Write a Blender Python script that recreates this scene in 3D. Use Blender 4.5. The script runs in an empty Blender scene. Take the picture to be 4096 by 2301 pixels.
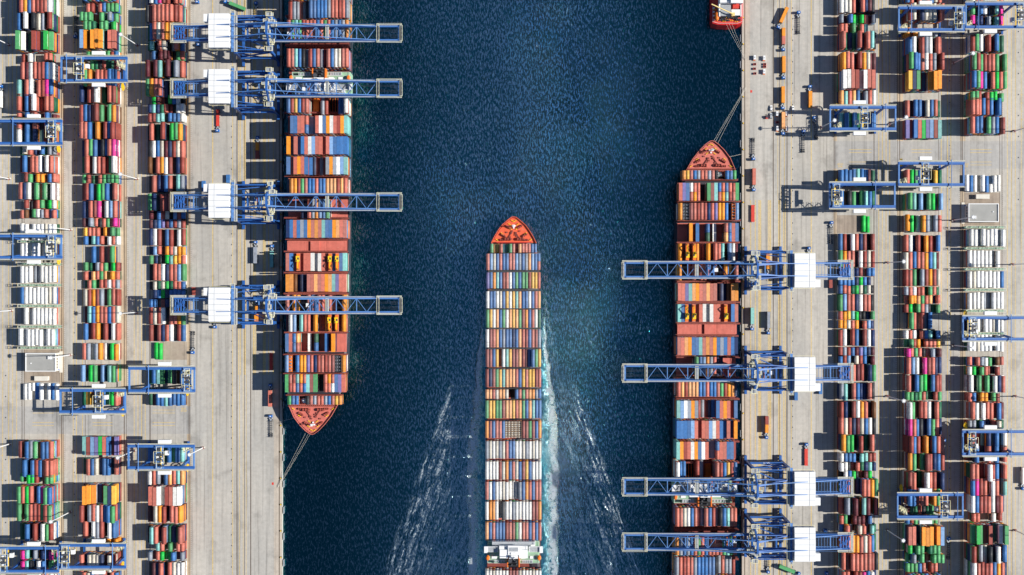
import bpy, math, random
import numpy as np
from mathutils import Vector, Matrix
random.seed(7)
scene = bpy.context.scene
R = math.radians
# ---------------------------------------------------------------- camera, world, sun, exposure
S = 0.1875          # metres per photo pixel on the quay
D = 800.0           # camera height above the quay
ELEV = 36.5
cam_d = bpy.data.cameras.new("camera"); cam = bpy.data.objects.new("camera", cam_d)
scene.collection.objects.link(cam)
cam.location = (0, 0, D); cam.rotation_euler = (0, 0, 0)
cam_d.sensor_fit = 'HORIZONTAL'; cam_d.sensor_width = 36
cam_d.lens = 36 * D / (4096 * S)
cam_d.clip_start = 1; cam_d.clip_end = 9000
scene.camera = cam
world = bpy.data.worlds.new("World"); scene.world = world; world.use_nodes = True
wn = world.node_tree
sky = wn.nodes.new('ShaderNodeTexSky'); sky.sky_type = 'NISHITA'; sky.sun_disc = False
sky.sun_elevation = R(ELEV); sky.sun_rotation = R(90); sky.dust_density = 0.1; sky.air_density = 0.7; sky.ozone_density = 1.6; sky.altitude = 300
wn.links.new(sky.outputs[0], wn.nodes['Background'].inputs[0])
wn.nodes['Background'].inputs[1].default_value = 0.08
sun_d = bpy.data.lights.new("sun", 'SUN'); sun_d.energy = 5.0; sun_d.angle = R(0.5); sun_d.color = (1.0, 0.95, 0.87)
sun = bpy.data.objects.new("sun", sun_d); scene.collection.objects.link(sun)
sun.rotation_euler = (0, R(90 - ELEV), R(1.0))
sun.location = (300, 0, 300)
scene.view_settings.view_transform = 'Standard'; scene.view_settings.look = 'None'
scene.view_settings.exposure = 0.55; scene.view_settings.gamma = 1
C = scene.collection

# ---------------------------------------------------------------- helpers
def W(u, v, z=0.0):
    k = S * (1 - z / D)
    return ((u - 2048) * k, (1150.5 - v) * k)

def mat(name, col, rough=0.6, var=0.12, sc=0.35, metal=0.0, stain=None, stain_t=0.66, stain_sc=0.9, spec=0.3):
    m = bpy.data.materials.new(name); m.use_nodes = True
    nt = m.node_tree; b = nt.nodes['Principled BSDF']
    b.inputs['Roughness'].default_value = rough; b.inputs['Metallic'].default_value = metal
    b.inputs['Specular IOR Level'].default_value = spec
    g = nt.nodes.new('ShaderNodeNewGeometry')
    n = nt.nodes.new('ShaderNodeTexNoise'); n.inputs['Scale'].default_value = sc
    n.inputs['Detail'].default_value = 5; n.inputs['Roughness'].default_value = 0.65
    nt.links.new(g.outputs['Position'], n.inputs['Vector'])
    cr = nt.nodes.new('ShaderNodeMapRange'); cr.inputs[1].default_value = 0.3; cr.inputs[2].default_value = 0.7
    cr.inputs[3].default_value = 1 - var; cr.inputs[4].default_value = 1 + var
    nt.links.new(n.outputs[0], cr.inputs[0])
    mx = nt.nodes.new('ShaderNodeVectorMath'); mx.operation = 'SCALE'; mx.inputs[0].default_value = col[:3]
    nt.links.new(cr.outputs[0], mx.inputs['Scale'])
    out = mx.outputs[0]
    if stain:
        n2 = nt.nodes.new('ShaderNodeTexNoise'); n2.inputs['Scale'].default_value = stain_sc
        n2.inputs['Detail'].default_value = 6; n2.inputs['Roughness'].default_value = 0.7
        nt.links.new(g.outputs['Position'], n2.inputs['Vector'])
        r2 = nt.nodes.new('ShaderNodeMapRange'); r2.inputs[1].default_value = stain_t; r2.inputs[2].default_value = stain_t + 0.1
        nt.links.new(n2.outputs[0], r2.inputs[0])
        m2 = nt.nodes.new('ShaderNodeMix'); m2.data_type = 'RGBA'
        nt.links.new(r2.outputs[0], m2.inputs[0]); nt.links.new(out, m2.inputs[6])
        m2.inputs[7].default_value = (*stain, 1); out = m2.outputs[2]
    nt.links.new(out, b.inputs['Base Color'])
    return m

PAL = dict(r=((.50, .145, .105), 'salmon red'), R=((.28, .062, .048), 'brick red'), o=((.72, .26, .025), 'orange'),
  y=((.72, .40, .06), 'yellow'), b=((.045, .15, .37), 'blue'), B=((.013, .03, .10), 'dark blue'), l=((.19, .33, .55), 'pale blue'),
  w=((.76, .75, .71), 'white'), c=((.54, .50, .42), 'cream'), g=((.08, .31, .12), 'green'), e=((.012, .42, .06), 'bright green'),
  G=((.012, .11, .055), 'dark green'), t=((.20, .46, .43), 'turquoise'), p=((.70, .035, .27), 'pink'), k=((.02, .022, .028), 'black'),
  n=((.14, .06, .025), 'brown'), s=((.25, .28, .33), 'grey'), a=((.76, .36, .14), 'peach'), m=((.105, .022, .03), 'maroon'), v=((.17, .15, .34), 'violet'))
CMAT = {}
for k_, (c_, n_) in PAL.items():
    for j in (0, 1, 2, 3, 4):
        f = (1.0, 0.86, 1.12, .92, .84)[j]; mixg = (0, .06, .03, .22, .14)[j]
        cc = tuple(min(.8, x * f * (1 - mixg) + .35 * mixg) for x in c_)
        CMAT[k_, j] = mat('container_paint_' + n_.replace(' ', '_'), cc, .55, .17, .45, stain=tuple(x * .5 + .04 for x in cc), stain_t=.57, stain_sc=.7)
M = {}
M['crane'] = mat('crane_blue', (.024, .10, .33), .45, .14, .25, stain=(.05, .09, .17), stain_t=.64, stain_sc=.5)
M['cranelight'] = mat('crane_pale_blue', (.085, .20, .45), .5, .14, .3)
M['rail'] = mat('handrail_yellow', (.76, .72, .46), .5, .08)
M['grate'] = mat('steel_grating', (.30, .32, .34), .6, .25, 1.5)
M['steel'] = mat('dark_steel', (.06, .065, .075), .5, .25, 1.0)
M['galv'] = mat('galvanised', (.42, .45, .48), .4, .15, 1.0, metal=.3)
M['white'] = mat('white_paint', (.69, .70, .70), .5, .04, .2)
M['black'] = mat('black_rubber', (.015, .015, .017), .8, .2)
M['glass'] = mat('dark_glass', (.012, .018, .025), .12, .1, spec=.6)
M['yellow'] = mat('machine_yellow', (.78, .50, .02), .45, .1, 1.0)
M['cab'] = mat('cab_blue', (.015, .12, .42), .35, .1, 1.0)
M['red'] = mat('red_paint', (.55, .05, .035), .5, .12, .5)
M['redhull'] = mat('hull_red', (.50, .018, .02), .45, .1, .2)
M['orange'] = mat('orange_paint', (.72, .17, .02), .5, .1)
M['green'] = mat('deck_green', (.24, .38, .26), .6, .14, .4, stain=(.17, .26, .18))
M['deckred'] = mat('deck_salmon', (.50, .135, .105), .65, .16, .25, stain=(.50, .23, .19), stain_t=.6, stain_sc=.35)
M['deckorange'] = mat('deck_orange_red', (.64, .105, .045), .6, .14, .12, stain=(.50, .20, .14), stain_t=.57, stain_sc=.16)
M['winch'] = mat('winch_red', (.32, .075, .055), .6, .2, .8)
M['lash'] = mat('lashing_red', (.20, .05, .04), .6, .2, .8)
M['hull'] = mat('hull_dark', (.035, .03, .04), .5, .15, .2)
M['rope'] = mat('rope', (.55, .53, .46), .8, .1)
M['roof'] = mat('roof_grey', (.30, .30, .285), .8, .1, .12, stain=(.24, .24, .23), stain_t=.58, stain_sc=.25)
M['cream'] = mat('cream_wall', (.60, .57, .50), .7, .08)
M['wood'] = mat('pallet_brown', (.22, .15, .10), .8, .25, 1.0)
M['letter'] = mat('white_lettering', (.74, .74, .72), .6, .03)
M['letterdark'] = mat('dark_lettering', (.03, .06, .12), .6, .03)
M['paint'] = mat('marking_yellow', (.62, .42, .08), .7, .35, .8)
M['hivis'] = mat('hi_vis_green', (.35, .6, .05), .7, .05)
M['skin'] = mat('skin', (.5, .3, .2), .6, .05)
M['trouser'] = mat('navy_cloth', (.03, .04, .08), .8, .1)

class MB:
    def __init__(s): s.v = []; s.f = []; s.m = []
    def mark(s): s.m.append((len(s.v), len(s.f))); return s
    def split(s, name, m, parent):
        b = s.m + [(len(s.v), len(s.f))]; out = []
        for (v0, f0), (v1, f1) in zip(b, b[1:]):
            if v1 > v0:
                q = MB(); q.v = s.v[v0:v1]; q.f = [[i - v0 for i in f] for f in s.f[f0:f1]]; out.append(q.build(name, m, parent))
        return out
    def _add(s, vs, fs):
        o = len(s.v); s.v += [tuple(x) for x in vs]; s.f += [[i + o for i in f] for f in fs]
    def box(s, x0, y0, z0, x1, y1, z1):
        if x0 > x1: x0, x1 = x1, x0
        if y0 > y1: y0, y1 = y1, y0
        s._add([(x0, y0, z0), (x1, y0, z0), (x1, y1, z0), (x0, y1, z0), (x0, y0, z1), (x1, y0, z1), (x1, y1, z1), (x0, y1, z1)],
               [(0, 3, 2, 1), (4, 5, 6, 7), (0, 1, 5, 4), (1, 2, 6, 5), (2, 3, 7, 6), (3, 0, 4, 7)]); return s
    def cb(s, cx, cy, z0, sx, sy, h): return s.box(cx - sx / 2, cy - sy / 2, z0, cx + sx / 2, cy + sy / 2, z0 + h)
    def beam(s, a, b, w, h=None):
        h = h or w; a = Vector(a); b = Vector(b); d = (b - a)
        if d.length < 1e-6: return s
        d.normalize(); up = Vector((0, 0, 1)) if abs(d.z) < .95 else Vector((0, 1, 0))
        x = d.cross(up).normalized() * (w / 2); z = x.cross(d).normalized() * (h / 2)
        vs = [a - x - z, a + x - z, a + x + z, a - x + z, b - x - z, b + x - z, b + x + z, b - x + z]
        s._add(vs, [(0, 1, 2, 3), (7, 6, 5, 4), (0, 4, 5, 1), (1, 5, 6, 2), (2, 6, 7, 3), (3, 7, 4, 0)]); return s
    def tube(s, a, b, r, r2=None, n=8):
        r2 = r if r2 is None else r2; a = Vector(a); b = Vector(b); d = (b - a).normalized()
        up = Vector((0, 0, 1)) if abs(d.z) < .95 else Vector((0, 1, 0))
        x = d.cross(up).normalized(); y = x.cross(d).normalized()
        vs = []
        for i in range(n):
            t = 2 * math.pi * i / n; vs.append(a + (x * math.cos(t) + y * math.sin(t)) * r)
        for i in range(n):
            t = 2 * math.pi * i / n; vs.append(b + (x * math.cos(t) + y * math.sin(t)) * r2)
        fs = [(i, (i + 1) % n, n + (i + 1) % n, n + i) for i in range(n)] + [tuple(range(n))[::-1], tuple(range(n, 2 * n))]
        s._add(vs, fs); return s
    def prism(s, top, zt, bot=None, zb=None):
        n = len(top); bot = bot or top
        zts = zt if isinstance(zt, (list, tuple)) else [zt] * n
        vs = [(p[0], p[1], zb) for p in bot] + [(p[0], p[1], zts[i]) for i, p in enumerate(top)]
        fs = [(i, (i + 1) % n, n + (i + 1) % n, n + i) for i in range(n)] + [tuple(range(n))[::-1], tuple(range(n, 2 * n))]
        s._add(vs, fs); return s
    def railing(s, pts, h=1.1, t=.16, close=True, posts=True):
        n = len(pts)
        for i in range(n if close else n - 1):
            a = Vector(pts[i]); b = Vector(pts[(i + 1) % n])
            s.beam(a + Vector((0, 0, h)), b + Vector((0, 0, h)), t)
            if posts:
                k = max(1, int((b - a).length / 3))
                for j in range(k):
                    p = a.lerp(b, j / k); s.beam(p, p + Vector((0, 0, h)), t * .7)
        return s
    def build(s, name, m, parent=None, off=None):
        o = off if off is not None else ((0, 0, 0))
        if parent is not None and off is None:
            r = parent
            while r.parent: r = r.parent
            o = r.location
        me = bpy.data.meshes.new(name)
        me.from_pydata([(x - o[0], y - o[1], z - o[2]) for x, y, z in s.v], [], s.f); me.update()
        me.materials.append(m)
        ob = bpy.data.objects.new(name, me); C.objects.link(ob)
        if parent is not None: ob.parent = parent
        elif off is not None: ob.location = off
        return ob

def thing(name, label, cat, loc=(0, 0, 0), group=None, rz=0):
    o = bpy.data.objects.new(name, None); C.objects.link(o); o.empty_display_size = .5
    o.location = loc; o.rotation_euler = (0, 0, rz)
    tag(o, label, cat, group); return o
def tag(o, label, cat, group=None, kind=None):
    o['label'] = label; o['category'] = cat
    if group: o['group'] = group
    if kind: o['kind'] = kind
    return o
KIDS = {}
def copy_tree(o):
    c = o.copy(); C.objects.link(c)
    for ch in list(o.children):
        d = copy_tree(ch); d.parent = c
    return c
LEFT = []       # (object, label template): everything here gets a half-turn twin on the other quay
SIDE = (dict(s='left', o='right', top='top', bot='bottom', up='upper', low='lower', above='above', below='below', lft='left', rgt='right'),
        dict(s='right', o='left', top='bottom', bot='top', up='lower', low='upper', above='below', below='above', lft='right', rgt='left'))
def left(o, tmpl):
    o['label'] = tmpl.format(**SIDE[0]); LEFT.append((o, tmpl)); return o
def twins():
    for o, t in LEFT:
        c = copy_tree(o); c.location = (-o.location[0], -o.location[1], o.location[2])
        c.rotation_euler = (0, 0, o.rotation_euler[2] + math.pi); c['label'] = t.format(**SIDE[1])
        if 'group' in c: c['group'] = c['group']
def structure(o): o['kind'] = 'structure'; return o
FONT_CACHE = {}
def text_mesh(txt):
    if txt not in FONT_CACHE:
        cu = bpy.data.curves.new('t', 'FONT'); cu.body = txt; cu.size = 1; cu.align_x = 'CENTER'; cu.align_y = 'CENTER'
        cu.resolution_u = 2
        ob = bpy.data.objects.new('t', cu); C.objects.link(ob)
        dg = bpy.context.evaluated_depsgraph_get()
        me = bpy.data.meshes.new_from_object(ob.evaluated_get(dg))
        vs = [v.co.copy() for v in me.vertices]; fs = [list(p.vertices) for p in me.polygons]
        bpy.data.objects.remove(ob); bpy.data.curves.remove(cu); bpy.data.meshes.remove(me)
        FONT_CACHE[txt] = (vs, fs)
    return FONT_CACHE[txt]
def add_text(mb, txt, M4):
    vs, fs = text_mesh(txt); mb._add([M4 @ v for v in vs], fs)
ORD = ['first', 'second', 'third', 'fourth', 'fifth', 'sixth', 'seventh', 'eighth', 'ninth', 'tenth', 'eleventh', 'twelfth', 'thirteenth',
       'fourteenth', 'fifteenth', 'sixteenth', 'seventeenth', 'eighteenth', 'nineteenth', 'twentieth'] + ['%dth' % i for i in range(21, 60)]

# ---------------------------------------------------------------- ground, water
def concrete(name, c1, c2, joints=True):
    m = bpy.data.materials.new(name); m.use_nodes = True; nt = m.node_tree; b = nt.nodes['Principled BSDF']
    b.inputs['Roughness'].default_value = .85; b.inputs['Specular IOR Level'].default_value = .2
    g = nt.nodes.new('ShaderNodeNewGeometry')
    def noise(sc, sx=1, sy=1, det=6):
        mp = nt.nodes.new('ShaderNodeMapping'); mp.inputs['Scale'].default_value = (sx, sy, 1)
        nt.links.new(g.outputs['Position'], mp.inputs[0])
        n = nt.nodes.new('ShaderNodeTexNoise'); n.inputs['Scale'].default_value = sc; n.inputs['Detail'].default_value = det
        n.inputs['Roughness'].default_value = .6
        nt.links.new(mp.outputs[0], n.inputs['Vector']); return n.outputs[0]
    def rng(x, a, bb, c, d):
        r = nt.nodes.new('ShaderNodeMapRange'); r.inputs[1].default_value = a; r.inputs[2].default_value = bb
        r.inputs[3].default_value = c; r.inputs[4].default_value = d; nt.links.new(x, r.inputs[0]); return r.outputs[0]
    def mul(x, y):
        q = nt.nodes.new('ShaderNodeMath'); q.operation = 'MULTIPLY'; nt.links.new(x, q.inputs[0]); nt.links.new(y, q.inputs[1]); return q.outputs[0]
    mx = nt.nodes.new('ShaderNodeMix'); mx.data_type = 'RGBA'; mx.inputs[6].default_value = (*c1, 1); mx.inputs[7].default_value = (*c2, 1)
    nt.links.new(rng(noise(.02, 1, .5), .35, .65, 0, 1), mx.inputs[0])
    k = rng(noise(.12, 1.6, .05), .3, .7, .86, 1.10)           # tyre streaks along the lanes
    k = mul(k, rng(noise(.35), .3, .72, .90, 1.08))
    k = mul(k, rng(noise(1.6), .56, .75, 1.0, .72))
    k = mul(k, rng(noise(.22, 2.2, .035, 3), .53, .70, 1.0, .66))        # darker wheel tracks
    k = mul(k, rng(noise(.06, 1, .8, 4), .56, .66, 1.0, .80))            # old patches and oil
    if joints:
        br = nt.nodes.new('ShaderNodeTexBrick'); br.offset = 0
        br.inputs['Color1'].default_value = (1, 1, 1, 1); br.inputs['Color2'].default_value = (.965, .965, .965, 1); br.inputs['Mortar'].default_value = (.94, .94, .94, 1)
        br.inputs['Scale'].default_value = 1; br.inputs['Mortar Size'].default_value = .10; br.inputs['Brick Width'].default_value = 10.2; br.inputs['Row Height'].default_value = 15.3
        nt.links.new(g.outputs['Position'], br.inputs['Vector'])
        k = mul(k, br.outputs['Color'])
    sc = nt.nodes.new('ShaderNodeVectorMath'); sc.operation = 'SCALE'
    nt.links.new(mx.outputs[2], sc.inputs[0]); nt.links.new(k, sc.inputs['Scale']); nt.links.new(sc.outputs[0], b.inputs['Base Color'])
    return m
MG = concrete('quay_concrete', (.47, .44, .39), (.37, .36, .335))
MROAD = concrete('road_concrete', (.40, .385, .36), (.33, .325, .315), False)
MSTRIP = concrete('rail_strip', (.54, .43, .30), (.46, .37, .27), False)
MCAP = concrete('quay_cap', (.50, .43, .35), (.40, .36, .31), False)
MRAIL = mat('rail_steel', (.10, .075, .055), .5, .25, .4)
MSTAIN = concrete('bare_slot', (.40, .34, .27), (.27, .22, .18), True)

def flat(name, rects, z, m, kind='structure'):
    mb = MB()
    for (u0, v0, u1, v1) in rects:
        x0, y0 = W(u0, v1); x1, y1 = W(u1, v0)
        mb._add([(x0, y0, z), (x1, y0, z), (x1, y1, z), (x0, y1, z)], [(0, 1, 2, 3)])
    o = mb.build(name, m); o['kind'] = kind; return o
def both(rects): return list(rects) + [(4096 - a[2], 2301 - a[3], 4096 - a[0], 2301 - a[1]) for a in rects]
EDGE = 1128
q = MB()
xe = W(EDGE, 0)[0]
q.box(-4000, -4000, -12, xe, 4000, 0); q.box(-xe, -4000, -12, 4000, 4000, 0)
structure(q.build('quay', MG))
V0, V1 = -900, 3200
flat('rail_strip', both([(234, V0, 256, V1), (484, V0, 508, V1), (748, V0, 762, V1)]), .004, MSTRIP)
flat('quay_cap', both([(1096, V0, EDGE, V1)]), .006, MCAP)
flat('cross_road', both([(-2000, 1626, 762, 1736)]), .010, MROAD)
flat('bare_slot_pavement', both([(640, 1368, 749, 1440), (95, 1398, 240, 1530)]), .012, MSTAIN)
rails = [88, 97, 247, 253, 341, 497, 505, 600, 756, 760, 948, 978, 1003, 1117]
flat('crane_rail', both([(u - (1.7 if u in (948, 1003, 1117, 247, 600, 497) else 1.0), V0, u + (1.7 if u in (948, 1003, 1117, 247, 600, 497) else 1.0), V1) for u in rails]), .016, MRAIL)
marks = []
for u in (10, 34, 50, 66): marks.append((u, V0, u + 1.5, V1))
for u in (292, 305, 330, 536, 551, 566, 580): marks.append((u, V0, u + 1.6, V1))
marks += [(850, V0, 852.2, V1), (930, V0, 931.6, V1)]
for u in (954, 960, 975, 981, 1012, 1016, 1022, 1052, 1056, 1060, 1074, 1092): marks.append((u, V0, u + 1.9, 1500))
for u in (958, 972, 984): marks.append((u, 1500, u + 1.2, V1))
for v in (1640, 1652, 1690, 1702): marks += [(130, v, 215, v + 1.2), (370, v, 450, v + 1.2), (610, v, 700, v + 1.2)]
flat('lane_marking', both(marks), .020, M['paint'])
ticks = []
for i in range(300):
    v = i * 8.2 - 60
    if 1622 < v < 1740: continue
    for u in (256, 509, 763, 84): ticks.append((u, v, u + 4.5, v + .9))
flat('slot_marking', both(ticks), .024, MRAIL)
drains = [(924, v, 927.5, v + 5) for v in range(30, 2301, 43)] + [(295, v, 299, v + 4) for v in range(40, 2301, 43)] + [(20, v, 25, v + 5) for v in range(1500, 2300, 84)]
flat('drain_cover', both(drains), .028, M['steel'])
flat('red_cover_plate', both([(1087, 1930, 1095, 1940)]), .030, M['red'])
mb = MB()
for (u, v) in ((735, 1640), (234, 1640)):
    for sg in (1, -1):
        x, y = W(u, v); x *= sg; y *= sg
        for t, dy in (('BUS', .9), ('STOP', -.9)):
            add_text(mb, t, Matrix.Translation((x, y + dy, .033)) @ Matrix.Rotation(0 if sg > 0 else math.pi, 4, 'Z') @ Matrix.Scale(1.9, 4) if sg > 0 else Matrix.Translation((x, y - dy, .033)) @ Matrix.Rotation(math.pi, 4, 'Z') @ Matrix.Scale(1.9, 4))
for i, n in enumerate(('07', '09', '11', '13', '15')):
    for sg in (1, -1):
        x, y = W(9, 1790 + i * 33); x *= sg; y *= sg
        add_text(mb, n, Matrix.Translation((x, y, .033)) @ Matrix.Rotation(0 if sg > 0 else math.pi, 4, 'Z') @ Matrix.Scale(1.6, 4))
structure(mb.build('ground_lettering', M['paint']))

def water_mat():
    m = bpy.data.materials.new('sea_water'); m.use_nodes = True; nt = m.node_tree; b = nt.nodes['Principled BSDF']
    L = nt.links.new
    g = nt.nodes.new('ShaderNodeNewGeometry'); sp = nt.nodes.new('ShaderNodeSeparateXYZ'); L(g.outputs['Position'], sp.inputs[0])
    X, Y = sp.outputs[0], sp.outputs[1]
    def mth(op, a, bb=None, c=None, clamp=False):
        q = nt.nodes.new('ShaderNodeMath'); q.operation = op; q.use_clamp = clamp
        for i, v in enumerate((a, bb, c)):
            if v is None: continue
            if isinstance(v, (int, float)): q.inputs[i].default_value = v
            else: L(v, q.inputs[i])
        return q.outputs[0]
    def rng(x, a, bb, c=0., d=1., smooth=True):
        r = nt.nodes.new('ShaderNodeMapRange'); r.interpolation_type = 'SMOOTHSTEP' if smooth else 'LINEAR'
        for i, v in ((1, a), (2, bb), (3, c), (4, d)):
            if isinstance(v, (int, float)): r.inputs[i].default_value = v
            else: L(v, r.inputs[i])
        L(x, r.inputs[0]); return r.outputs[0]
    def noise(sc, sx=1., sy=1., det=4, rot=0., rough=.55, dist=0.):
        mp = nt.nodes.new('ShaderNodeMapping'); mp.inputs['Rotation'].default_value = (0, 0, rot); mp.inputs['Scale'].default_value = (sx, sy, 1)
        L(g.outputs['Position'], mp.inputs[0])
        n = nt.nodes.new('ShaderNodeTexNoise'); n.inputs['Scale'].default_value = sc; n.inputs['Detail'].default_value = det
        n.inputs['Roughness'].default_value = rough; n.inputs['Distortion'].default_value = dist
        L(mp.outputs[0], n.inputs['Vector']); return n.outputs[0]
    xc = W(2054, 0)[0]; half = 21.3
    dx = mth('SUBTRACT', mth('ABSOLUTE', mth('SUBTRACT', X, xc)), half)       # metres from the moving hull's side
    vv = mth('SUBTRACT', 1150.5, mth('DIVIDE', Y, S))                         # runs along the ship, bow to stern
    big = noise(.09, 1, .6, 5, dist=.6)
    fine = noise(.55, 1, 1, 6, rough=.7, dist=.8)
    wander = mth('MULTIPLY', mth('SUBTRACT', big, .5), 9)
    # churned band beside the hull, wider towards the stern
    wid = rng(vv, 1250, 1800, 2.0, 11.0, False)
    dd = mth('ADD', dx, wander)
    band = mth('MULTIPLY', rng(dd, mth('MULTIPLY', wid, .45), mth('MULTIPLY', wid, 1.15), 1, 0), rng(vv, 1230, 1480))
    band = mth('MULTIPLY', band, rng(dx, -3, 0.2, 0, 1))
    prof = rng(dd, mth('MULTIPLY', wid, -.1), mth('MULTIPLY', wid, .95))          # more broken water towards the outer edge
    outer = rng(dd, mth('MULTIPLY', wid, .85), mth('MULTIPLY', wid, 1.3), 1, 0)
    tex = mth('ADD', mth('MULTIPLY', fine, .65), mth('MULTIPLY', noise(.16, 1, .7, 4, rough=.6, dist=1.2), .35))
    foam = mth('MULTIPLY', rng(mth('ADD', tex, mth('MULTIPLY', prof, .13)), .49, .66), mth('MULTIPLY', mth('MULTIPLY', outer, rng(vv, 1225, 1420)), mth('MULTIPLY_ADD', prof, .70, .22)))
    foam = mth('MULTIPLY', foam, rng(dx, -3, 0.2, 0, 1))
    # diverging wake: a V of ripples that run outward and astern from the bow wave
    run = mth('MULTIPLY', mth('SUBTRACT', vv, 1171), .35 * S)
    off = mth('SUBTRACT', mth('ADD', dx, mth('MULTIPLY', wander, .5)), run)
    cmb = nt.nodes.new('ShaderNodeCombineXYZ'); L(mth('MULTIPLY', off, .42), cmb.inputs[0]); L(mth('MULTIPLY', vv, .013), cmb.inputs[1]); L(mth('MULTIPLY', X, .004), cmb.inputs[2])
    sn = nt.nodes.new('ShaderNodeTexNoise'); sn.inputs['Scale'].default_value = 1; sn.inputs['Detail'].default_value = 4; sn.inputs['Roughness'].default_value = .7; sn.inputs['Distortion'].default_value = .5
    L(cmb.outputs[0], sn.inputs['Vector']); streak = sn.outputs[0]
    vin = mth('MULTIPLY', rng(vv, 1420, 1700), rng(off, -1.5, 2.5, 1, 0))
    armm = mth('MULTIPLY', rng(vv, 1420, 1650), mth('SUBTRACT', 1, mth('ABSOLUTE', mth('DIVIDE', off, 4.5)), clamp=True))
    foam2 = mth('MULTIPLY', mth('MULTIPLY', armm, rng(mth('ADD', mth('MULTIPLY', streak, .6), mth('MULTIPLY', fine, .4)), .46, .64)), .80)
    near = rng(off, -34, -4, .35, 1)
    foam3 = mth('MULTIPLY', mth('MULTIPLY', mth('MULTIPLY', vin, near), rng(mth('ADD', mth('MULTIPLY', streak, .5), mth('MULTIPLY', fine, .5)), .48, .63)), .66)
    arm0 = mth('MULTIPLY', mth('SUBTRACT', 1, mth('ABSOLUTE', mth('DIVIDE', mth('SUBTRACT', mth('ADD', dx, mth('MULTIPLY', wander, .4)), mth('MULTIPLY', mth('SUBTRACT', vv, 1120), .17 * S)), 1.6)), clamp=True), mth('MULTIPLY', rng(vv, 1150, 1230), rng(vv, 1480, 1700, 1, 0)))
    foam2 = mth('MAXIMUM', foam2, mth('MULTIPLY', mth('MULTIPLY', arm0, rng(fine, .45, .65)), .6))
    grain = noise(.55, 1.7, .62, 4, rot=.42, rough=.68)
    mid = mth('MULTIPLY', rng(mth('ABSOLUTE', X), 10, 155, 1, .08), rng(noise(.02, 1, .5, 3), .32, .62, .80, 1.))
    painted_sheen = mth('MULTIPLY', rng(mth('ADD', grain, mth('MULTIPLY', mid, .05)), .51, .63), mth('MULTIPLY_ADD', mid, .85, .25))  # sky sheen on the ripples, painted into the base colour as pale flecks
    painted_sheen = mth('MAXIMUM', painted_sheen, mth('MULTIPLY', vin, mth('MULTIPLY', rng(streak, .42, .62), .62)))
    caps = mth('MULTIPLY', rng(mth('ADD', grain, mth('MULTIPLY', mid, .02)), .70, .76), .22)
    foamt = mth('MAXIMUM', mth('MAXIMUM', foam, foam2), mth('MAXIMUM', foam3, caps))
    # water colour: lighter in mid channel (painted sky reflection), greener where air is mixed in beside the hull
    cmix = nt.nodes.new('ShaderNodeMix'); cmix.data_type = 'RGBA'
    cmix.inputs[6].default_value = (.005, .10, .125, 1); cmix.inputs[7].default_value = (.040, .27, .31, 1)
    wide = mth('MULTIPLY', rng(mth('ABSOLUTE', X), 10, 150, 1, 0), rng(noise(.02, 1, .5, 3), .35, .65, .8, 1.))
    L(wide, cmix.inputs[0])
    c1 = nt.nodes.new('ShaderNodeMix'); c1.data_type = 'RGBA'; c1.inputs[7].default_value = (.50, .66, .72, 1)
    L(cmix.outputs[2], c1.inputs[6]); L(painted_sheen, c1.inputs[0])
    c2 = nt.nodes.new('ShaderNodeMix'); c2.data_type = 'RGBA'; c2.inputs[7].default_value = (.06, .48, .58, 1)
    L(c1.outputs[2], c2.inputs[6]); L(mth('MULTIPLY', band, rng(big, .3, .6, .3, .9)), c2.inputs[0])
    c3 = nt.nodes.new('ShaderNodeMix'); c3.data_type = 'RGBA'; c3.inputs[7].default_value = (.86, .90, .91, 1)
    L(c2.outputs[2], c3.inputs[6]); L(foamt, c3.inputs[0])
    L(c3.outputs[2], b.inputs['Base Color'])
    L(rng(foamt, 0, .5, .10, .26), b.inputs['Roughness'])
    L(rng(foamt, 0, .8, .992, .66), b.inputs['Metallic'])
    b.inputs['IOR'].default_value = 1.33; b.inputs['Specular IOR Level'].default_value = .5
    # waves
    hgt = mth('ADD', mth('MULTIPLY', noise(.28, 1.0, .6, 4, rot=.35, rough=.6), 1.0), mth('MULTIPLY', noise(.95, 1.2, .8, 3, rot=.25, rough=.6), .42))
    amp = rng(mth('ABSOLUTE', X), 20, 165, 1.0, .55)
    amp = mth('MULTIPLY', amp, rng(noise(.013, 1, .35, 3), .3, .7, .86, 1.12))
    bp = nt.nodes.new('ShaderNodeBump'); bp.inputs['Strength'].default_value = 1.0; bp.inputs['Distance'].default_value = 1.0
    L(mth('MULTIPLY', hgt, mth('MULTIPLY', mth('MULTIPLY', amp, rng(foam, 0, .5, 1, .45)), WAVE)), bp.inputs['Height']); L(bp.outputs[0], b.inputs['Normal'])
    return m
WAVE = 0.66
mb = MB(); mb._add([(-4000, -4000, -3.5), (4000, -4000, -3.5), (4000, 4000, -3.5), (-4000, 4000, -3.5)], [(0, 1, 2, 3)])
structure(mb.build('sea_water', water_mat()))
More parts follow.
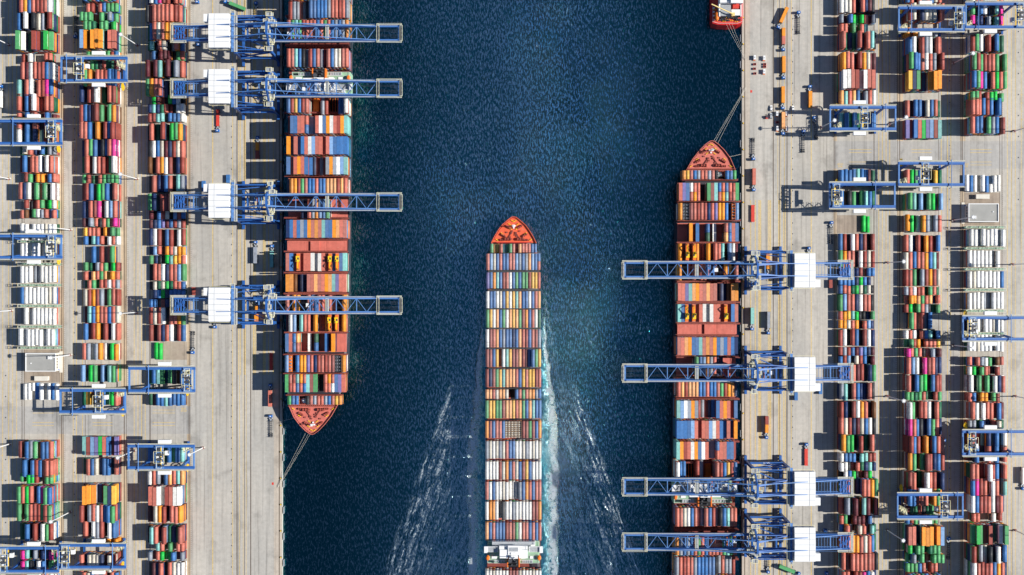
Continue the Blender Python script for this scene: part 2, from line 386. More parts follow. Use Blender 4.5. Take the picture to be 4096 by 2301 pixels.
# ---------------------------------------------------------------- containers
TH = 2.6
class Rec: pass
TOPS = []; LOWS = []           # every container in view; the largest 300 become objects of their own below
rng_ = random.Random(11)
LOWCOL = 'rrRRRoobbBBlwcgGGtsmmnRBr'
def parse(s, dflt):
    out = []; t = dflt; i = 0
    while i < len(s):
        ch = s[i]
        if ch.isdigit(): t = int(ch); i += 1; continue
        if ch == '(':
            j = s.index(')', i); out.append((s[i + 1:j], t)); i = j + 1
        else: out.append((ch, t)); i += 1
        t = dflt
    return out
def put(x, y, zb, tiers, cols, L, Wd, meta, low_only=False):
    """one slot of a bay: a stack of containers whose topmost colour(s) are given"""
    parts = [(y, L)] if len(cols) == 1 else [(y + L / 4, L / 2 - .1), (y - L / 4, L / 2 - .1)]
    for c, (yy, LL) in zip(cols, parts):
        r = Rec(); r.x, r.y, r.z, r.L, r.W, r.c, r.meta = x + (rng_.uniform(-.06, .06) if meta['ship'] == 'Y' else rng_.uniform(-.008, .008)), yy + rng_.uniform(-.15, .15), zb + (tiers - 1) * TH, LL, Wd, c, meta
        r.j = rng_.choice((3, 3, 4)) if meta['ship'] == 'C' else rng_.choice((0, 0, 1, 2, 4) if meta['ship'] == 'M' else (0, 0, 2, 2, 1)); TOPS.append(r)
        if meta['ship'] == 'Y': r.y += rng_.uniform(-.4, .4)
        for k in range(tiers - 1):
            q = Rec(); q.x, q.y, q.z, q.L, q.W = x + (rng_.uniform(-.08, .08) if meta['ship'] == 'Y' else rng_.uniform(-.008, .008)), yy + rng_.uniform(-.15, .15), zb + k * TH, LL, Wd
            q.c = c if rng_.random() < .3 else rng_.choice(LOWCOL); q.j = rng_.choice((0, 0, 1, 2)); q.meta = meta; LOWS.append(q)
EXC = []       # spots of excavators
TANK = []; FLAT = []
def ship_bay(ship, row, v0, v1, u0, u1, n, s, tier, zb, gaps=None, occl=1.0):
    z = zb + tier * TH
    sl = parse(s, tier); x0 = W(u0, 0, z)[0]; x1 = W(u1, 0, z)[0]
    p = (x1 - x0) / n; ya = W(0, v0, z)[1]; yb = W(0, v1, z)[1]; L = ya - yb; y = (ya + yb) / 2
    g = gaps or []
    for i, (c, t) in enumerate(sl):
        sh = sum(.16 for k in g if i >= k) - .16 * len(g) / 2
        x = x0 + p * (i + .5) + sh
        if c == '.': continue
        meta = dict(ship=ship, row=row, i=i, sl=sl, occl=occl)
        if c == '*': put(x, y, zb, t, 'r', L, p - .05, meta); EXC.append((x, y, zb + t * TH, row, i)); continue
        if c == '&': FLAT.append((x, y, zb + (t - 1) * TH, L, p - .12, i)); c = None
        if c == '%': TANK.append((x, y, zb + (t - 1) * TH, L, p - .12)); c = None
        if c is None:
            if t > 1: put(x, y, zb, t - 1, rng_.choice('rRbo'), L, p - .05, meta)
            continue
        put(x, y, zb, t, c, L, p - (.05 if not g else .03), meta)

# sailing ship, bow at the top (rows counted from the bow)
CZ = 6.0
CB = [(973, 1011, 'gaayr3t3ggrRrr3rrbb', 1961, 2148, 15)]
crow = [
 (1014.5, 1080, 'rlcbrb' 'brrls' 'bsalb(br)'), (1090, 1154, 'vbotbR' 'rwbgb' 'ggRyyr'), (1166, 1233, 'wbbwcb' 'ywyta' 'bbwbra'),
 (1239, 1311, 'gywabg' 'wayag' 'RobrwG'), (1318, 1390, 'wRrabs' 'bbBba' 'rRbrRs'), (1398, 1468, 'RRby3Rw' 'tyRRa' 'RRb5bgy'),
 (1478, 1549, 'RBRgyt' 'aaarb' 'yryyRr'), (1559, 1595, 'aarcaa' 'c2.2.br' 'graosb'), (1603, 1674, 'gyyggR' 'aayra' 'gbatbb'),
 (1686, 1753, 'oRbrrb' '&&&&&' 'RRgRbo'), (1766, 1835, 'scwcsc' 'rbbww' 'cswcwc'), (1848, 1918, 'wwwwRc' 'obrcb' 'Rybwww'),
 (1929, 1999, 'rwbwwc' 'w3w3w3ws' 'borbrr'), (2008, 2079, 'woow2wk' 'wwsww' 'wwwRRo'), (2092, 2163, 'abrbbb' 'RrRgw' 'rrbrbr'),
 (2284, 2352, 'wwcwww' 'wRRRc' 'wwwcww')]
ship_bay('C', 1, 976, 1011, 1961, 2148, 15, '3g2a2yrtg4g4rR4a4rrrbb', 3, CZ, None)
for i, (a, b, s) in enumerate(crow):
    k = min(1, i / 8); ship_bay('C', i + 2, a, b, 1946.5 - 4 * k, 2161 + 4 * k, 17, s, 4, CZ, (6, 11))
# moored ship of the left quay, bow at the bottom (rows counted from the bow)
MZ = 8.6
DROW = [
 (1584, 1619, 'gbb..krsrrsbryo', 3), (1498, 1569, 'g(rR)(Rr)(tb)(or)(rb)tRg2.2.(rr)(or)(rw)bPr'.replace('P', 'v'), 5),
 (1422, 1489, 'l&.booVrBRrRrR&&o'.replace('V', 'v'), 5), (1335, 1408, '4b4r4(bb)4(ar)..2w.3(Gb)..3b.4o...', 4),
 (1259, 1327, '4mw5l3nt5rr3R5o3R3R4o*3R*3Ro', 5), (1180, 1246, 'r3koo3B3kr4b3Brr3kr3r3k3ko', 5), (1097, 1167, 'oo5n4B5B4Brrarroatvrr', 6),
 (1013, 1084, 'rb4R*4Rrrw4swr4R*4b*bt', 5), (880, 951, 'Bbrbsborortbboarr', 7), (797, 873, '....4B4B5r5s5o5l5b5g.....', 5),
 (714, 784, '6BooRgrbbrbbaaaRar', 7), (627, 697, '7b6Rrorb5b5B5R5s5Rsoswlt', 7), (546, 617, 'o6Br6bbrwlrr6Rrlbbbb', 7),
 (463, 533, '5Rbbrr(rb)5s5srwborRrot'.replace('rwborRrot', 'rwbowrRot'), 7), (383, 450, 'bRybRr...4s4R...5b5bw', 7),
 (195, 267, 'rrtbk5s6Rbr5s5mrbwcr5r'.replace('5r', 'r'), 6), (80, 150, 'rgtgRrrrbrgrbsbso', 6), (0, 70, '5R5s5s5r5s6kbbbbbsrrRrs', 7), (-76, -6, 'RbrobRrwbrRobrbgs', 7)]
OCC = {6: .5, 10: .4, 11: .6, 15: .7, 16: .6, 17: .5, 18: .6}
for i, (a, b, s, t) in enumerate(DROW):
    c = (a + b) / 2; sh = -.0062 * (c - 200)
    if i == 0: ship_bay('M', 1, a, b, 1150, 1367, 15, s, t, MZ)
    else:
        s17 = parse(s, t); assert len(s17) == 17, (i, len(s17), s)
        ship_bay('M', i + 1, a, b, 1148 + sh, 1393 + sh * 1.6, 17, s, t, MZ, None, OCC.get(i + 1, 1.0))

# container yard: three columns beside the left quay (outer, middle, inner); v of the roofs in the photo, default tiers, slots
COL = {1: (99, 15.7), 2: (345, 15.8), 3: (605, 16.0)}
Y1 = [(-5, 42, 5, '4Brobr5R5R5r5w'), (48, 120, 5, '4b3kw3Bk4c4s3G5R'), (127, 200, 5, 'g4w3G3mR4R4ge4g'), (217, 250, 2, 'R.3w...3r3r.'), (252, 318, 4, '3Br4mwrRRbw'),
 (323, 387, 4, 't3krw3BrR4p4b'), (378, 445, 4, 'r3B4bR5w3R3Rrr'), (454, 518, 4, 'r3kb3r4r3k3rb3m'), (522, 575, 4, 'w3Gb.4B3t3R3k4r'), (585, 618, 3, 'G4cr2B2B3b2Gs3s'),
 (624, 690, 4, '3mb3Rrrw3k5w5r'), (695, 727, 3, '2.Rg.oo2.b3r'), (730, 800, 4, 'rB4w3kg3r4g3kw'), (802, 835, 3, '.R2k2Rrg2Gew'), (837, 872, 3, 'r3n2kgwsr2br'),
 (895, 962, 3, 'ww2swwwcww'), (974, 1040, 3, 'wwcww2wwww'), (1064, 1131, 3, 'www2s2swwww'), (1150, 1216, 3, 'bwwwwwwcw'), (1232, 1298, 3, '.w2swwwwww'), (1317, 1383, 4, 'w3s4ww4w4w3s4w4w'),
 (1533, 1600, 1, 'ww(w.)bw.wbw'), (1766, 1838, 5, '4R2Gbsg4Rb5b5r'), (1840, 1908, 4, '2kb2kbRbr5r5r'), (1898, 1934, 4, '3g.ee4R.R5g5g'), (1945, 2011, 4, 'grer2ebp5g5b'), (2013, 2085, 4, 'g.grRRg5R5g'),
 (2094, 2160, 4, '3G3Gb2kR2kwgR'), (2200, 2236, 4, '3opt3ks3kBBp'), (2240, 2276, 4, '3kptk3cwb3gg'), (2283, 2350, 4, '3Brobrt4Rrw'), (-76, -12, 4, 'RbrGwrbRg'), (2356, 2420, 4, 'RbrGwrbRg')]
Y2 = [(-60, 8, 4, '3kbGrbGrgb'), (14, 48, 3, '.rR.rbggg'), (52, 86, 4, 'ggg3R3Rg3gs3g'), (92, 118, 4, '2.ggG2kgg3ge'), (123, 198, 4, 'l4o3k5o5o5o3kr4r'), (205, 238, 3, '.3gg3RRggRb'), (244, 276, 3, 'o.gG3kRGG3m'), (290, 338, 4, '3ogo2krrRbb'),
 (344, 412, 4, 'B2kR4r5w3G2kr4R'), (421, 489, 4, 'RbB4R5R4g3kg4o'), (490, 557, 4, 'rrb3Go3k4Rb5R'), (560, 622, 4, '3B4rgb3Bkb5r5p'), (625, 694, 4, '3Gr3kwrR3Rg5w'), (700, 733, 3, 'gR2G2GrgGgg'), (734, 802, 4, '3RR4b3meg4b3kr'),
 (804, 871, 4, '3B3BrR4p3kwlr'), (874, 907, 3, 'm2b4sr3krgr4p'), (911, 943, 2, 'yrrr1koR3gg'), (946, 978, 2, 'b1ktbr1kwrw'), (986, 1051, 2, '..b1s2R.2r3g.'), (1052, 1084, 2, 'g1G1ksrg1.eR'), (1087, 1118, 2, 'r1Bargao3or'),
 (1121, 1152, 2, '1Grg1GrR2wrs'), (1158, 1222, 2, 'cRoRs1mgrR'), (1226, 1291, 2, '1mtborrbrc'), (1295, 1358, 2, 'b1RRo1kR1Bwr'), (1372, 1444, 3, 'rs2cso2w1k3e3o'), (1460, 1530, 4, 'l.eg3kl3G5t5g'), (1556, 1621, 3, '3Gy2n3k3kbger'),
 (1745, 1826, 3, 'tRl3verb2Rv'), (1834, 1904, 3, '2Grbc2Bbb2kr'), (1940, 2013, 4, '2m5o5oo3B3mgBy'), (2017, 2087, 4, 'R2ks4rwrb5b5g'), (2083, 2152, 4, '3Rr3kwsR3k4wb'), (2155, 2190, 3, '1.s...1.o1.o.'), (2216, 2286, 4, 'r3bcccB3RcR'), (2290, 2360, 3, 'rcbR2Br2krb')]
Y3 = [(-52, 18, 4, '3BwbpRR3Rr4r'), (21, 88, 5, '4k4Rrrrrr4R4r'), (92, 160, 5, '3G4brcroor4r'), (168, 201, 4, '3Gt2.rc2.3sr3b'), (205, 238, 3, '.b.4m4m4m2kg3r'), (241, 308, 4, 'm2km4t2km3Gs3r'), (320, 385, 4, 'gorr3B2k2krb'), (384, 414, 3, '.em2R2ke3bw2k'),
 (417, 450, 3, 'Bt3B3Gr2R2kw3w'), (454, 487, 3, 'RRtt2kbbb3w'), (494, 562, 4, '3kr3G3k5R3keg4o'), (566, 626, 3, 'kwbcmBR3cr'), (629, 694, 3, 'n2kroxR'.replace('x', 'w') + '2kBR'), (700, 768, 3, '2kr2B2Bbr2kt3s'), (775, 843, 3, 'gB2kRmrR2bs'), (845, 876, 2, 'm1kbRc1klRb'),
 (879, 913, 2, 'mBbvmbRsR'), (917, 982, 2, 'BwR1kbR1kwR'), (986, 1018, 2, '1Blr1korcoo'), (1022, 1054, 2, 'g1B1k1ketyo2r'), (1057, 1123, 2, '1krrwBrrlg'), (1127, 1158, 2, '1kcGceGrrb'), (1161, 1192, 2, '.BbeBbbbb'), (1196, 1227, 2, 'bb.RBBbbB'), (1231, 1297, 2, 'RcRw1krrog'),
 (1300, 1366, 2, 'R1kRBrw1kRb'), (1370, 1440, 1, '.ee......'), (1470, 1536, 3, '2Gbtg2Bgk2nb'), (1558, 1622, 3, '2G2mbbtbbbb'), (1785, 1850, 4, '3b4b3k3G3G4b3g4b3t'), (1872, 1938, 3, 'wrs.borto'.replace('o', 'a')), (1945, 2020, 5, '3Brrw4cRrww'), (2023, 2091, 4, '3m3mcoR3Brro'),
 (2106, 2172, 4, '3ktr2kR3G3B3Gr'), (2174, 2204, 3, '..tr.g.rr'), (2207, 2245, 3, 's2mre2ge4b2ms'), (2252, 2318, 3, '2kmB4r2krcww')]
for col, rows in ((1, Y1), (2, Y2), (3, Y3)):
    ug, p = COL[col]
    for ri, (a, b, t, s) in enumerate(rows):
        z = t * TH; L = (b - a) * S
        hi = 1 if t >= 4 and (a < 560 or a > 1900) else 0
        L = 6.06 if L < 8.6 else (13.7 if L > 13.5 else 12.19)
        y = W(0, (a + b) / 2, z)[1]; sl = parse(s, t)
        if len(sl) != 9: print('ROW', col, ri, len(sl), s)
        for i, (c, tt) in enumerate(sl):
            if c == '.' : continue
            cols = c; tt = tt + hi if tt >= 4 else tt
            if len(c) == 2 and '.' in c: cols = c.replace('.', '')
            x = W(ug + p * (i + .5), 0, 0)[0]
            if c == 'w.': put(x, y + 3, 0, tt, 'w', 6.06, 2.66, dict(ship='Y', col=col, row=ri, i=i, sl=sl, occl=1)); continue
            put(x, y, 0, tt, cols, L, 2.66, dict(ship='Y', col=col, row=ri, i=i, sl=sl, occl=1))

def cont_template(L, Wd, H=2.55, detail=True):
    mb = MB(); x = Wd / 2; y = L / 2; p = .16; e = .05
    mb.box(-x + e, -y + e, .03, x - e, y - e, H - .05)
    for sx in (-1, 1):
        for sy in (-1, 1):
            mb.box(sx * x, sy * y, 0, sx * (x - p), sy * (y - p), H)
    if detail:
        for sx in (-1, 1):
            mb.box(sx * x, -y + p, H - .13, sx * (x - .09), y - p, H - .02); mb.box(sx * x, -y + p, .02, sx * (x - .09), y - p, .16)
            n = max(5, int(L / 1.1))
            for i in range(n):
                c = -y + (i + .5) * L / n; mb.box(sx * (x - .012), c - .2, .16, sx * (x - .07), c + .2, H - .13)
        for sy in (-1, 1):
            mb.box(-x + p, sy * y, H - .13, x - p, sy * (y - .09), H - .02)
        n = max(5, int(L / 1.1))
        for i in range(n):
            c = -y + (i + .5) * L / n; mb.box(-x + .12, c - .22, H - .06, x - .12, c + .22, H - .03)
        for k in range(4):
            c = -x + Wd * (k + .5) / 4; mb.box(c - .03, -y + .06, .1, c + .03, -y - .0, H - .15)
    return mb
CMESH = {}
def cont_mesh(L, Wd, c, j):
    L = round(L, 1); Wd = round(Wd, 2); key = (L, Wd, c, j)
    if key not in CMESH:
        mb = cont_template(L, Wd); me = bpy.data.meshes.new('shipping_container'); me.from_pydata(mb.v, [], mb.f); me.update()
        me.materials.append(CMAT[c, j]); CMESH[key] = me
    return CMESH[key]

def finish_containers():
    allr = []
    for src, top in ((TOPS, True), (LOWS, False)):
        for r in src:
            allr.append((r, 1, top))
            if r.meta['ship'] != 'C': allr.append((r, -1, top))
    def area(r):
        k = S * (1 - (r.z + 2.6) / D); return r.L * r.W / k / k * r.meta['occl']
    def inview(r, sg):
        k = S * (1 - (r.z + 2.6) / D); return abs(r.x / k) < 2040 and abs(r.y / k) < 1145
    cand = [(r, sg) for r, sg, top in allr if top and inview(r, sg)]
    cand.sort(key=lambda t: -area(t[0]))
    pick = cand[:NPICK]; picked = set((id(r), sg) for r, sg in pick)
    # labels: colour and the two neighbours, or the place in the row when that is not enough
    shipn = lambda r, sg: 'sailing ship' if r.meta['ship'] == 'C' else (('left' if sg > 0 else 'right') + (' moored ship' if r.meta['ship'] == 'M' else ' yard'))
    def nm(c): return PAL[c[0]][1] if c[0] in PAL else None
    def neigh(r, sg):
        sl = r.meta['sl']; i = r.meta['i']
        a = nm(sl[i - 1][0]) if i else None; b = nm(sl[i + 1][0]) if i + 1 < len(sl) else None
        if sg < 0: a, b = b, a
        return a, b
    def colname(r): return {1: 'outer', 2: 'middle', 3: 'inner'}[r.meta['col']]
    def long_label(r, sg):
        sl = r.meta['sl']; i = r.meta['i']
        k = sum(1 for q in range(i + 1) if sl[q][0] != '.') if sg > 0 else sum(1 for q in range(i, len(sl)) if sl[q][0] != '.')
        half = ''
        if len(sl[i][0]) == 2:
            n = (r.y * sg) > 0
            up = (sl[i][0][0] == r.c and r.y == max(t.y for t in TOPS if t.meta is r.meta)) == (sg > 0); half = 'upper short ' if up else 'lower short '
        if r.meta['ship'] == 'Y':
            rows = {1: Y1, 2: Y2, 3: Y3}[r.meta['col']]; order = sorted((q for q in range(len(rows)) if -30 < rows[q][0] < 2290), key=lambda q: rows[q][0])
            try: n = order.index(r.meta['row'])
            except ValueError: n = 0
            if sg < 0: n = len(order) - 1 - n
            return '%s%s container, %s from left, row %d from top, %s column, %s' % (half, nm(r.c), ORD[k - 1], n + 1, colname(r), shipn(r, sg))
        return '%s%s container, %s from left, %s row from bow, %s' % (half, nm(r.c), ORD[k - 1], ORD[r.meta['row'] - 1], shipn(r, sg))
    def short_label(r, sg):
        a, b = neigh(r, sg)
        if r.meta['ship'] == 'Y' or not a or not b or len(r.meta['sl'][r.meta['i']][0]) == 2: return long_label(r, sg)
        return '%s container between %s and %s, %s row from bow, %s' % (nm(r.c), a, b, ORD[r.meta['row'] - 1], shipn(r, sg))
    cnt = {}
    for r, sg in cand: cnt[short_label(r, sg)] = cnt.get(short_label(r, sg), 0) + 1
    for r, sg in pick:
        o = bpy.data.objects.new('shipping_container', cont_mesh(r.L, r.W, r.c, r.j)); C.objects.link(o)
        o.location = (sg * r.x, sg * r.y, r.z); o.rotation_euler = (0, 0, 0 if sg > 0 else math.pi)
        s = short_label(r, sg); s = long_label(r, sg) if cnt[s] > 1 else s
        tag(o, s, 'container', {'C': 'containers on the sailing ship', 'M': 'containers on the moored ships', 'Y': 'containers stacked in the yard'}[r.meta['ship']])
    # everything else in one mesh
    mats = list(CMAT.keys()); mi = {k: i for i, k in enumerate(mats)}
    V = []; Fc = []; MI = []; off = 0; tc = {}
    for r, sg, top in allr:
        if (id(r), sg) in picked and top: continue
        k = (round(r.L, 1), round(r.W, 2), top)
        if k not in tc:
            mb = cont_template(k[0], k[1], detail=top); tc[k] = (np.array(mb.v, np.float32), np.array(mb.f, np.int32))
        v, f = tc[k]
        V.append(v * np.array((sg, sg, 1), np.float32) + np.array((sg * r.x, sg * r.y, r.z), np.float32)); Fc.append(f + off); off += len(v)
        MI.append(np.full(len(f), mi[r.c, r.j], np.int32))
    # lettering on the long sides that face the water
    lm = MB(); ld = MB()
    for r, sg, top in allr:
        if r.meta['ship'] != 'Y' or r.L < 12: continue
        txt = None
        h = (int(abs(r.x * 7) + abs(r.y * 13)) % 10)
        if r.c in 'ge' and r.meta['col'] == 1 and h < 8: txt, dst = 'EVERGREEN', lm
        elif r.c == 'p': txt, dst = 'ONE', lm
        elif r.c == 'w' and h < 5: txt, dst = ('MAERSK', 'Hapag-Lloyd')[h % 2], ld
        if not txt: continue
        sc = 1.7 if txt != 'ONE' else 2.2
        T = Matrix.Translation((sg * (r.x + r.W / 2 + .015), sg * r.y, r.z + 1.35)) @ Matrix.Rotation(0 if sg > 0 else math.pi, 4, 'Z') @ Matrix.Rotation(math.pi / 2, 4, 'Z') @ Matrix.Rotation(math.pi / 2, 4, 'X') @ Matrix.Scale(sc, 4)
        add_text(dst, txt, T)
    V = np.concatenate(V); F = np.concatenate(Fc); MI = np.concatenate(MI)
    tv = []; 
    nq = len(F); me = bpy.data.meshes.new('stacked_containers')
    me.vertices.add(len(V)); me.vertices.foreach_set('co', V.ravel())
    me.loops.add(nq * 4); me.loops.foreach_set('vertex_index', F.ravel())
    me.polygons.add(nq); me.polygons.foreach_set('loop_start', np.arange(nq, dtype=np.int32) * 4); me.polygons.foreach_set('loop_total', np.full(nq, 4, np.int32))
    me.polygons.foreach_set('material_index', MI); me.update(calc_edges=True)
    for k in mats: me.materials.append(CMAT[k])
    o = bpy.data.objects.new('stacked_containers', me); C.objects.link(o)
    tag(o, 'countless stacked containers in many colours filling both yards and the ships', 'container stacks', None, 'stuff')
    for b_, m_ in ((lm, M['letter']), (ld, M['letterdark'])):
        if b_.v: b_.build('container_lettering', m_, o, off=(0, 0, 0)).location = (0, 0, 0)
    print('containers', len(allr), 'picked', len(pick), 'smallest', area(pick[-1][0]), {s: sum(1 for r, q in pick if r.meta['ship'] == s) for s in 'CMY'})
NPICK = 300
# ---------------------------------------------------------------- ships
def loop_z(pts, z): return [W(u, v, z) for u, v in pts]
def inset(pts, d):
    cx = sum(p[0] for p in pts) / len(pts); cy = sum(p[1] for p in pts) / len(pts); out = []
    n = len(pts)
    for i in range(n):
        a = Vector(pts[i - 1]); b = Vector(pts[i]); c = Vector(pts[(i + 1) % n])
        t = ((b - a).normalized() + (c - b).normalized()); t = t.normalized() if t.length > 1e-6 else Vector((1, 0))
        nn = Vector((-t.y, t.x))
        if nn.dot(Vector((cx, cy)) - b) < 0: nn = -nn
        out.append(tuple(b + nn * d))
    return out
def winch(mb, x, y, z, s=1.0, rz=0):
    mb.mark()
    c, sn = math.cos(rz), math.sin(rz)
    def p(a, b, h): return (x + a * c - b * sn, y + a * sn + b * c, z + h)
    mb.tube(p(-1.6 * s, 0, .9 * s), p(1.6 * s, 0, .9 * s), .55 * s, n=10); mb.tube(p(-1.7 * s, 0, .9 * s), p(-1.4 * s, 0, .9 * s), .95 * s, n=10)
    mb.tube(p(1.4 * s, 0, .9 * s), p(1.7 * s, 0, .9 * s), .95 * s, n=10); mb.tube(p(-.15 * s, 0, .9 * s), p(.15 * s, 0, .9 * s), .95 * s, n=10)
    mb.beam(p(-2 * s, -.8 * s, .2), p(2 * s, -.8 * s, .2), .4); mb.beam(p(-2 * s, .8 * s, .2), p(2 * s, .8 * s, .2), .4)
    mb.beam(p(2.0 * s, 0, .6), p(2.9 * s, 0, .6), 1.0 * s)
def bitts(mb, x, y, z, rz=0):
    mb.mark()
    c, sn = math.cos(rz), math.sin(rz)
    for k in (-.7, .7): mb.tube((x + k * c, y + k * sn, z), (x + k * c, y + k * sn, z + 1.0), .28, n=8)
    mb.beam((x - 1.2 * c, y - 1.2 * sn, z + .1), (x + 1.2 * c, y + 1.2 * sn, z + .1), .5, .2)

def lashing(root, x0, x1, y, z0, z1, k, m_='lash'):
    mb = MB(); n = k
    for i in range(n + 1):
        x = x0 + (x1 - x0) * i / n; mb.beam((x, y, z0), (x, y, z1), .3)
    for z in (z0 + (z1 - z0) * .5, z1): mb.box(x0, y - .55, z - .08, x1, y + .55, z); 
    for z in (z0 + (z1 - z0) * .5 + 1.05, z1 + 1.05):
        mb.beam((x0, y - .5, z), (x1, y - .5, z), .12); mb.beam((x0, y + .5, z), (x1, y + .5, z), .12)
    for i in range(0, n, 2):
        xa = x0 + (x1 - x0) * i / n; xb = x0 + (x1 - x0) * (i + 1) / n; mb.beam((xa, y, z0), (xb, y, z1), .14)
    return mb.build('lashing_bridge', M[m_], root)
def hatch(root, x0, x1, ya, yb, z, m):
    n = 3
    for i in range(n):
        mb = MB(); a = x0 + (x1 - x0) * i / n + .12; b = x0 + (x1 - x0) * (i + 1) / n - .12
        mb.box(a, yb, z - 1.0, b, ya, z); 
        for k in range(5):
            x = a + (b - a) * (k + .5) / 5; mb.box(x - .06, yb + .3, z, x + .06, ya - .3, z + .05)
        for k in (-1, 1):
            for xx in (a + 1.2, b - 1.2): mb.tube((xx, (ya + yb) / 2 + k * (ya - yb) * .36, z), (xx, (ya + yb) / 2 + k * (ya - yb) * .36, z + .14), .42, n=8)
        mb.build('hatch_cover', m, root)

def foredeck(root, zf, P, sgn, brk_w):
    """winches, windlasses, bitts, breakwater and foremast; P(a, f): a = side -1..1, f = 0 at the breakwater, 1 at the stem -> (x, y)"""
    wl = MB(); yl = MB(); gr = MB(); wh = MB()
    for a in (-.32, .32):
        x, y = P(a, .13); winch(wl, x, y, zf, 1.25); winch(wl, x + (1 if a > 0 else -1) * 4.2, y - sgn * .6, zf, .8)
        x2, y2 = P(a * .45, .38)
        gr.mark(); gr.beam((x, y, zf + .7), (x2, y2, zf + .4), .55, .4)
        gr.tube((x2, y2, zf), (x2, y2, zf + .9), .8, n=10)
    for a, f in ((-.62, .28), (.62, .28), (-.5, .62), (.5, .62)):
        x, y = P(a, f); winch(wl, x, y, zf, .9, rz=.5 * (1 if a > 0 else -1))
    for a, f in ((-.85, .1), (.85, .1), (-.72, .35), (.72, .35), (-.42, .72), (.42, .72), (-.2, .86), (.2, .86), (-.25, .55), (.25, .55)):
        x, y = P(a, f); bitts(yl, x, y, zf, .6 * (1 if a > 0 else -1))
    for a, f in ((-.2, .22), (.18, .25), (-.45, .4), (.4, .45), (-.1, .45), (.1, .3)):
        x, y = P(a, f); gr.mark(); gr.cb(x, y, zf, 1.3, 1.0, .7)
    for a, f in ((-.1, .66), (.1, .66), (0, .58)):
        x, y = P(a, f); vp = MB(); vp.tube((x, y, zf), (x, y, zf + 1.2), .6, n=8); vp.build('deck_vent', M['white'], root)
    x, y = P(0, .64); wh.tube((x, y, zf), (x, y, zf + 11), .38, .18, n=8); wh.beam((x - 1.8, y, zf + 8.5), (x + 1.8, y, zf + 8.5), .2); wh.cb(x, y, zf + 7.2, 1.8, 1.6, .15)
    wl.split('mooring_winch', M['winch'], root); yl.split('mooring_bitts', M['yellow'], root)
    gr.split('deck_gear', M['lash'], root); wh.build('foremast', M['white'], root)

def rope_thing(p0, p1, sag, label, group, n=12, r=.07):
    mb = MB(); a = Vector(p0); b = Vector(p1)
    pts = [a.lerp(b, i / n) - Vector((0, 0, sag * 4 * (i / n) * (1 - i / n))) for i in range(n + 1)]
    for i in range(n): mb.tube(pts[i], pts[i + 1], r, n=5)
    mid = tuple(b)
    o = mb.build('mooring_line', M['rope'], None, off=(mid[0], mid[1], mid[2])); tag(o, label, 'mooring line', group); return o

